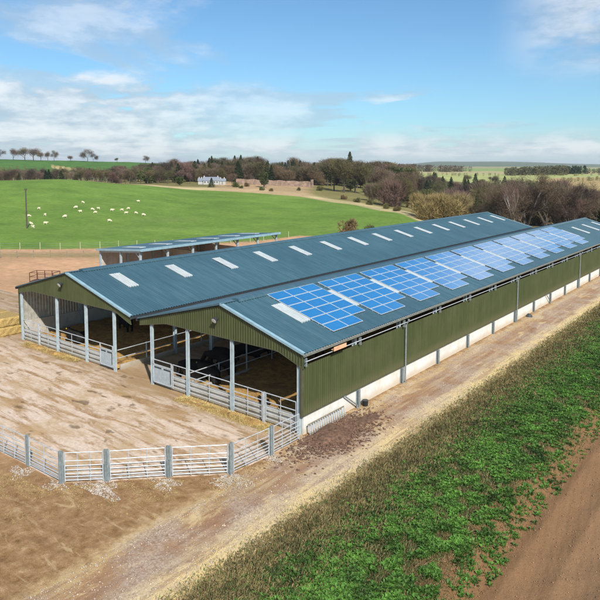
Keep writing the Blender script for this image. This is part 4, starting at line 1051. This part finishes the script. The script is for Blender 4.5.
# belt behind the crest, left
for i in range(70):
    u = -14+i*2.35+U(-1,1); d = U(355, 470); vt = np.interp(u, [0,60,100,150], [172.5,170,171,171])+U(-3, 4); z = 14.93+(167-vt)*d/F; h = z-at(u, d).z
    k = 'conifer' if (i % 6 == 2 or (38 < u < 70 and i % 3 == 0)) else 'bare'
    tree(k, u, d, max(5, h), {'bare':'bare purple brown winter tree in the belt behind the green hill','conifer':'dark conifer in the bare tree belt behind the green hill'}[k], 'tree belt behind the green hill' if k == 'bare' else 'conifers in the belt behind the green hill', 1.15)
# the hanger wood behind the house
for i in range(190):
    u = 112+i*1.6+U(-1.5,1.5); row = i % 3
    if u > 415: continue
    d = (350, 395, 440)[row]+U(-15, 15)
    vt = np.interp(u, [112,150,200,230,260,300,345,370,400,420], [168,162,157,156,158,159,159,160,163,168])+U(-1.5, 5)+(5-2.5*row)
    z = 14.93+(167-vt)*d/F; h = max(6, z-at(u, d).z); con = (150 < u < 320 and random.random() < .5) or random.random() < .12
    k = 'conifer' if con else ('evergreen' if random.random() < .12 else 'bare')
    if random.random() < .35: k = 'thicket'; h *= .8
    tree(k, u, d, h, {'thicket':'dense tangled thicket inside the wood behind the farmhouse','bare':'bare winter tree in the wood behind the farmhouse','conifer':'dark conifer in the wood behind the farmhouse','evergreen':'olive green bushy tree in the wood behind the farmhouse'}[k],
         {'thicket':'thickets of the wood','bare':'bare trees of the wood','conifer':'conifers of the wood','evergreen':'evergreens of the wood'}[k], 1.3 if k != 'conifer' else 1.0)
for u, vt, lb in [(349.5,151.5,'tallest conifer breaking the skyline of the wood'),(241,155,'pointed conifer rising above the middle of the wood'),(258,156.5,'conifer rising just right of the middle of the wood'),(212,156,'conifer top rising above the farmhouse')]:
    d = 385; tree('conifer', u, d, 14.93+(167-vt)*d/F-at(u, d).z, lb, None, .8)
# purple trees in front of the wood
for u, d, vt, w in [(130,330,170,1.1),(148,318,170,1.1),(158,322,172,1),(168,318,171,1.1),(180,325,170,1),(190,320,173,.9),(120,330,173,1.1),(108,335,172,1.1),(97,335,171,1.2)]:
    tree('bare', u, d, 14.93+(167-vt)*d/F-at(u, d).z, 'bare purplish tree at the edge of the wood left of the farmhouse', 'wood edge trees left of the farmhouse', w)
for u, d, vt, w, lb in [(334,300,160,1.0,'left of the big purple clump'),(344,292,159,1.25,'at the heart of the big purple clump'),(355,296,161,1.1,'right side of the big purple clump'),(366,290,166,1.0,'just right of the big purple clump'),(378,280,170,1.0,'on the slope right of the purple clump')]:
    tree('bare', u, d, 14.93+(167-vt)*d/F-at(u, d).z, 'purple tree '+lb, 'purple trees at the end of the walled garden', w)
for u, d, vt, w in [(384,235,179,.9),(392,225,177,.95),(400,230,179,.9),(372,250,182,.8),(407,235,183,.8)]:
    tree('thicket', u, d, 14.93+(167-vt)*d/F-at(u, d).z, 'rounded purple brown thicket tree on the slope beside the field', 'thicket beside the field edge', w)
tree('evergreen', 264, 296, 8, 'round olive green tree in front of the old garden wall', None, .85)
tree('conifer', 211.5, 288, 4.6, 'small dark conifer in front of the white farmhouse', None, 1.3)
tree('bare', 232, 300, 6.2, 'small brown tree between the farmhouse and the garden wall', None, 1.2)
tree('evergreen', 180, 300, 4.5, 'dark bush at the left end of the farmhouse', None, 1.2)
for u, d, h in [(262,272,1.8),(271,268,1.4),(241,285,1.6),(299,280,1.6),(247,300,2),(320,290,2.5),(236,293,2.5),(357,225,2),(370,214,2),(386,200,1.8),(344,245,2),(397,186,1.8)]:
    tree('scrub', u, d, h, 'low rust brown scrub bush on the dry slope above the field', 'scrub bushes above the field', 1.2)
tree('scrub', 349, 128, 3.9, 'bare brown bush rising behind the left barn ridge', None, .9); tree('scrub', 370, 131, 2.6, 'small brown bush behind the left barn ridge, lower of the two', None, .9)
# hillside scrub and plantations, centre right
for i in range(95):
    u = U(400, 505); d = U(330, 560); k = random.choices(('conifer','bare','scrub','evergreen','thicket'), (5 if 415 < u < 485 else 1, 3, 3, 1, 2))[0]
    h = {'conifer':U(8,13),'bare':U(7,11),'scrub':U(3,5),'evergreen':U(5,8),'thicket':U(5,8)}[k]
    vt = 167+(14.93-at(u, d).z-h)*F/d
    if vt < 171: h -= (171-vt)*d/F
    tree(k, u, d, max(2.5, h), {'thicket':'brown thicket on the far valley side','conifer':'dark conifer in the plantation on the far valley side','bare':'bare brown tree on the far valley side','scrub':'low scrub bush on the far valley side','evergreen':'olive green tree on the far valley side'}[k],
         {'thicket':'thickets on the valley side','conifer':'plantation conifers on the valley side','bare':'bare trees on the valley side','scrub':'scrub on the valley side','evergreen':'evergreens on the valley side'}[k], 1.1)
for i in range(30):
    u = U(345, 425); d = U(300, 520); h = U(4, 9); k = random.choice(('bare','bare','scrub','evergreen','conifer')); h = min(h, at(u,d).z*-1+14.93+(167-172)*d/F)
    tree(k, u, d, max(2.5, h), 'tree or bush scattered over the mossy green slope beyond the field', 'trees on the mossy slope', 1.2)
for u, d, h, w in [(421,175,6.2,1.0),(429,168,6.6,1.1),(437,172,7.0,1.0),(446,168,7.2,1.1),(455,172,7.6,1.1),(463,176,7.0,1.0),(470,180,7,1.0)]:
    tree('willow', u, d, h, 'golden tan willow scrub beyond the end of the left barn', 'golden willow thicket', w)
tree('conifer', 478.5, 150, 10.3, 'narrow dark conifer standing by itself beyond the left barn end', None, .85)
# valley trees beyond the barns
for i in range(85):
    u = U(425, 640); d = U(185, 330); k = random.choices(('bare','thicket','evergreen','conifer'), (5, 4, 1.3, 1.2))[0]
    vt = np.interp(u, [425,480,540,570,600,640], [197,186,181,188,192,190])+U(-3, 9); h = min(16, max(5, 14.93+(167-vt)*d/F-at(u, d).z))
    tree(k, u, d, h, {'thicket':'dense brown thicket in the wooded valley beyond the barns','bare':'bare brown tree in the wooded valley beyond the barns','evergreen':'green ivy clad tree in the wooded valley beyond the barns','conifer':'dark conifer in the wooded valley beyond the barns'}[k],
         {'thicket':'thickets in the valley','bare':'bare trees in the valley','evergreen':'ivy clad trees in the valley','conifer':'conifers in the valley'}[k], 1.25)
for u, d, vt, w, var, lb in [(497,136,180,1.05,0,'beyond the left barn end, left of the birch'),(511,128,174,1.2,1,'just behind the white stemmed birch'),(529,124,170,1.3,2,'tall spreading one right of the birch'),(545,130,171,1.3,3,'broad one rising above the solar barn ridge'),
        (557,126,178,1.0,0,'behind the far half of the solar barn ridge'),(572,122,186,1.05,1,'near the far ridge end of the solar barn'),(588,126,188,1.0,2,'right of the solar barn ridge end'),(604,124,186,1.1,3,'at the right edge of the picture'),(484,142,193,.9,2,'beside the narrow dark conifer'),(520,140,180,1.0,3,'behind the birch, set further back'),(565,142,180,1.1,2,'second row, above the solar barn ridge'),(622,128,190,1,1,'outside the right edge')]:
    tree('bare_near', u, d, 14.93+(167-vt)*d/F-at(u, d).z, 'large bare winter tree '+lb, 'large bare trees beyond the barns', w, var=var)
tree('birch', 517, 121, 14.93+(167-182)*121/F-at(517,121).z, 'white stemmed birch with twin pale trunks beyond the left barn end', None, .75, rz=.4)
tree('evergreen', 600, 132, 10.5, 'dark evergreen tree at the right edge beyond the solar barn', None, .8)
for u, d, h in [(500,118,3.2),(507,116,2.6),(545,116,3.4),(532,115,3),(560,118,3.5),(490,122,3),(575,117,4),(590,118,4),(522,117,3)]:
    tree('scrub', u, d, h, 'brown undergrowth bush at the foot of the large bare trees', 'undergrowth beyond the barns', 1.4)
# far belts: one mass each, nobody can count the trees there
def belt(name, u0, u1, d, vt0, vt1, n, cmat, label, conif=False, seed=1):
    g = np.random.default_rng(seed); Ps = []
    for i in range(n):
        u = g.uniform(u0, u1); dd_ = d*g.uniform(.97, 1.03); p = at(u, dd_); vt = vt0+(vt1-vt0)*(u-u0)/(u1-u0)+g.uniform(-.6, 1.6); h = max(3, 14.93+(167-vt)*dd_/F-p.z); k = 90
        t = g.uniform(0, 1, k); rad = h*.42*((1-t)**.8 if conif else np.sqrt(np.clip(1-(t*1.6-.8)**2, .05, 1))); a = g.uniform(0, 6.28, k); q = np.sqrt(g.uniform(0, 1, k))
        c = np.stack([p.x+np.cos(a)*rad*q, p.y+np.sin(a)*rad*q, p.z+h*t], 1); dr = g.normal(0, 1, (k, 3))+[0,0,.6]; dr /= np.linalg.norm(dr, axis=1)[:, None]; sd = np.cross(dr, g.normal(0, 1, (k, 3))); sd /= np.linalg.norm(sd, axis=1)[:, None]
        Ps.append(np.stack([c-sd*h*.05, c+sd*h*.05, c+dr*h*.16], 1).reshape(-1, 3))
    P_ = np.concatenate(Ps); tag(mesh_np(name, P_, np.arange(len(P_)).reshape(-1, 3), cmat), label, kind='stuff')
belt('far_wood', 383, 470, 1000, 163, 166.5, 75, twig_m, 'far belt of bare trees across the middle skyline', seed=2)
belt('far_wood', 505, 565, 760, 168, 165.5, 110, twig_m, 'far purple brown wood at the right', seed=3)
belt('far_wood', 553, 586, 820, 167, 165.5, 70, needle_m, 'far dark green conifer wood at the right', True, 4)
belt('far_wood', 584, 640, 900, 168, 168.5, 60, twig_m, 'far brown wood running out at the right edge', seed=5)
belt('far_hedge', 400, 640, 720, 174, 173.5, 90, gorse_m, 'thin far hedges dividing the pale fields', seed=6)
belt('far_hedge', 0, 150, 600, 168.5, 169, 60, gorse_m, 'dark hedge on the far green hillside', seed=7)
belt('far_wood', 352, 395, 800, 163.5, 163, 60, gorse_m, 'olive and rust wood on the rise beyond the tall conifer', seed=8)
belt('far_hedge', 560, 640, 560, 177.5, 177, 40, gorse_m, 'hedge along the top of the tan field at the right', seed=9)
belt('far_wood', 480, 545, 520, 181, 180, 60, twig_m, 'dark thicket below the pale fields', seed=10)
belt('far_wood', 60, 125, 540, 172, 171, 40, twig_m, 'sparse brown trees on the lower part of the far green hillside', seed=11)

# ---------------------------------------------------------------- farmhouse and garden wall
p = at(212, 315); hb = (p.x, p.y, p.z); yr = YAW+.12
Hs = empty('farmhouse', hb, 'low pale farmhouse with grey slate roof at the edge of the wood', 'house', rz=yr)
Hs.scale = (.72,.72,.8)
def hm(mb, n, mt, par=Hs): return mesh_np(n, mb.v, mb.f, mt, par)
def gab(x0, x1, y0, y1, z, zr_, name):
    m = MB(); m.box((x0,y0,-1), (x1,y1,z)); m.quad((x0,y0,z),(x0,y1,z),(x0,(y0+y1)/2,zr_)); m.quad((x1,y0,z),(x1,y1,z),(x1,(y0+y1)/2,zr_)); hm(m, 'wall', render_m)
    m = MB(); ym = (y0+y1)/2
    for a in (y0-.3, y1+.3): m.quad((x0-.3,a,z-.1),(x1+.3,a,z-.1),(x1+.3,ym,zr_+.12),(x0-.3,ym,zr_+.12))
    r_ = hm(m, 'roof', slate)
    for cx in (x0+.7, x1-.9):
        m = MB(); m.box((cx-.35,ym-.3,zr_-.3), (cx+.35,ym+.3,zr_+.9)); mesh_np('chimney', m.v, m.f, render_m, r_)
gab(-6,5,-3,2.5,2.5,4.6,'a'); gab(5.3,9.5,-1.5,2,2.1,3.6,'b'); gab(-9.5,-6.3,-2,2,2.2,3.8,'c')
for x in (-4.8,-2.6,-.4,1.8,3.6):
    m = MB(); m.box((x-.45,-3.04,.9), (x+.45,-3.0,2.0)); w = hm(m, 'window', glass_m)
    m = MB(); m.box((x-.52,-3.06,.82), (x+.52,-3.045,.9)); m.box((x-.03,-3.06,.9), (x+.03,-3.045,2.0)); hm(m, 'sill', white_m, w)
m = MB(); m.box((6.8,-1.54,.1), (7.6,-1.5,1.9)); hm(m, 'door', timber)
a = at(236, 318); b = at(312, 312); mid = (a+b)/2
m = MB(); nseg = 40
for i in range(nseg):
    p = a+(b-a)*i/nseg; q = a+(b-a)*(i+1)/nseg; zt = 2.9+.15*math.sin(i*.9)
    m.quad((p.x,p.y,p.z-1),(q.x,q.y,q.z-1),(q.x,q.y,q.z+zt),(p.x,p.y,p.z+zt)); m.quad((p.x-.3,p.y+.4,p.z-1),(q.x-.3,q.y+.4,q.z-1),(q.x-.3,q.y+.4,q.z+zt),(p.x-.3,p.y+.4,p.z+zt)); m.quad((p.x,p.y,p.z+zt),(q.x,q.y,q.z+zt),(q.x-.3,q.y+.4,q.z+zt),(p.x-.3,p.y+.4,p.z+zt))
gw = tag(m.build('garden_wall', stonewall), 'long reddish stone garden wall in front of the wood', 'wall')
m = MB(); m.box((b.x-.5,b.y-.5,b.z-1),(b.x+.5,b.y+.5,b.z+4)); m.build('pier', stonewall, gw)

# ---------------------------------------------------------------- haze
m, nt, bs = nodemat('haze_air'); nt.nodes.remove(bs)
vol = nt.nodes.new('ShaderNodeVolumePrincipled'); vol.inputs['Density'].default_value = .00009; vol.inputs['Color'].default_value = (.80,.88,.96,1); vol.inputs['Anisotropy'].default_value = .2
nt.links.new(vol.outputs[0], nt.nodes['Material Output'].inputs['Volume'])
HAZE = True
if HAZE:
    mb = MB(); mb.box((-10500,-10500,-90), (10500,10500,110)); tag(mb.build('haze', m), 'thin blue air over the far hills', kind='stuff')

# ---------------------------------------------------------------- light
SUN_EL, SUN_AZ = R(41), math.atan2(-.52, .85)     # direction to the sun in the XY plane
sd = Vector((math.cos(SUN_AZ)*math.cos(SUN_EL), math.sin(SUN_AZ)*math.cos(SUN_EL), math.sin(SUN_EL)))
sl = bpy.data.lights.new('sun', 'SUN'); sl.energy = 4.9; sl.angle = R(1.0); sl.color = (1, .95, .87)
so = bpy.data.objects.new('sun', sl); COL.objects.link(so); so.rotation_euler = sd.to_track_quat('Z', 'Y').to_euler()
w = bpy.data.worlds.new('World'); scene.world = w; w.use_nodes = True; nt = w.node_tree; bg = nt.nodes['Background']
sky = nt.nodes.new('ShaderNodeTexSky'); sky.sky_type = 'NISHITA'; sky.sun_disc = False; sky.sun_elevation = SUN_EL; sky.sun_rotation = math.pi/2-SUN_AZ
sky.air_density = 1.0; sky.dust_density = .6; sky.ozone_density = 2.0
tc = nt.nodes.new('ShaderNodeTexCoord').outputs['Generated']
sx = nt.nodes.new('ShaderNodeSeparateXYZ'); nt.links.new(tc, sx.inputs[0])
den = math_(nt, 'ADD', math_(nt, 'MAXIMUM', sx.outputs[2], 0.0), .055)
cx = nt.nodes.new('ShaderNodeCombineXYZ'); nt.links.new(math_(nt, 'DIVIDE', sx.outputs[0], den), cx.inputs[0]); nt.links.new(math_(nt, 'DIVIDE', sx.outputs[1], den), cx.inputs[1])
cv = mapping(nt, cx.outputs[0], (1,1,1), (0,0,0), (3.1,7.7,0))
n1 = noise(nt, cv, .30, 10, .60, .3); n2 = noise(nt, cv, 1.3, 8, .6, .2)
dot = nt.nodes.new('ShaderNodeVectorMath'); dot.operation = 'DOT_PRODUCT'; nt.links.new(tc, dot.inputs[0]); dot.inputs[1].default_value = tuple(rt)
side = dot.outputs['Value']          # left is negative
cov = math_(nt, 'SUBTRACT', n1, math_(nt, 'MULTIPLY', math_(nt, 'ADD', side, .12), .26))
high = step(nt, sx.outputs[2], .17, .10)   # the deck thins overhead
cov = math_(nt, 'SUBTRACT', cov, math_(nt, 'MULTIPLY', step(nt, sx.outputs[2], .095, .16), .10))
mask = step(nt, cov, .44, .51)
shade = step(nt, math_(nt, 'ADD', math_(nt, 'MULTIPLY', n2, .6), math_(nt, 'MULTIPLY', n1, .5)), .45, .68)
dv = mapping(nt, tc, (7,7,21), (0,0,0), (1.7,4.2,0)); n3 = noise(nt, dv, 1.0, 10, .60, .1)
mask = math_(nt, 'MULTIPLY', mask, .6)
lowband = math_(nt, 'MULTIPLY', step(nt, sx.outputs[2], .008, .022), math_(nt, 'SUBTRACT', 1.0, step(nt, sx.outputs[2], .03, .065)))
puff = math_(nt, 'MULTIPLY', step(nt, n3, .44, .51), lowband)
leftness = step(nt, side, .12, -.30)
bank_ = math_(nt, 'MULTIPLY', math_(nt, 'MULTIPLY', leftness, step(nt, math_(nt, 'ADD', sx.outputs[2], math_(nt, 'MULTIPLY', math_(nt, 'SUBTRACT', .5, n3), .16)), .155, .105)), step(nt, math_(nt, 'ADD', n3, math_(nt, 'MULTIPLY', n1, .4)), .60, .68))
mask = math_(nt, 'MAXIMUM', mask, math_(nt, 'MAXIMUM', math_(nt, 'MULTIPLY', puff, .9), bank_))
n4 = noise(nt, mapping(nt, tc, (4,4,9), (0,0,0), (9.3,1.1,2)), 1.0, 9, .55, .2)
rb = math_(nt, 'MULTIPLY', math_(nt, 'MULTIPLY', step(nt, side, .27, .42), step(nt, sx.outputs[2], .11, .19)), step(nt, n4, .30, .46))  # cloud bank added high on the right, for the solar panels to reflect
mask = math_(nt, 'MAXIMUM', mask, rb)
shade = step(nt, math_(nt, 'ADD', math_(nt, 'MULTIPLY', n2, .2), math_(nt, 'MULTIPLY', n3, .9)), .48, .66)
ccol = mix(nt, shade, (4.1,5.0,5.9), (7.9,8.1,8.3))
skc = mix(nt, 1.0, sky.outputs[0], (.70,1.0,1.16), 'MULTIPLY')
low = math_(nt, 'SUBTRACT', 1.0, step(nt, sx.outputs[2], -.01, .075))
skc = mix(nt, math_(nt, 'MULTIPLY', low, .55), skc, (7.0,7.9,8.8))
fin = mix(nt, math_(nt, 'MULTIPLY', mask, .82), skc, ccol)
nt.links.new(fin, bg.inputs['Color']); bg.inputs['Strength'].default_value = .09
vs = scene.view_settings; scene.display_settings.display_device = 'sRGB'; vs.view_transform = 'Standard'; vs.look = 'None'; vs.gamma = 1; vs.use_curve_mapping = False; vs.exposure = .40
scene.cycles.volume_bounces = 0; scene.cycles.max_bounces = 8; scene.cycles.diffuse_bounces = 6
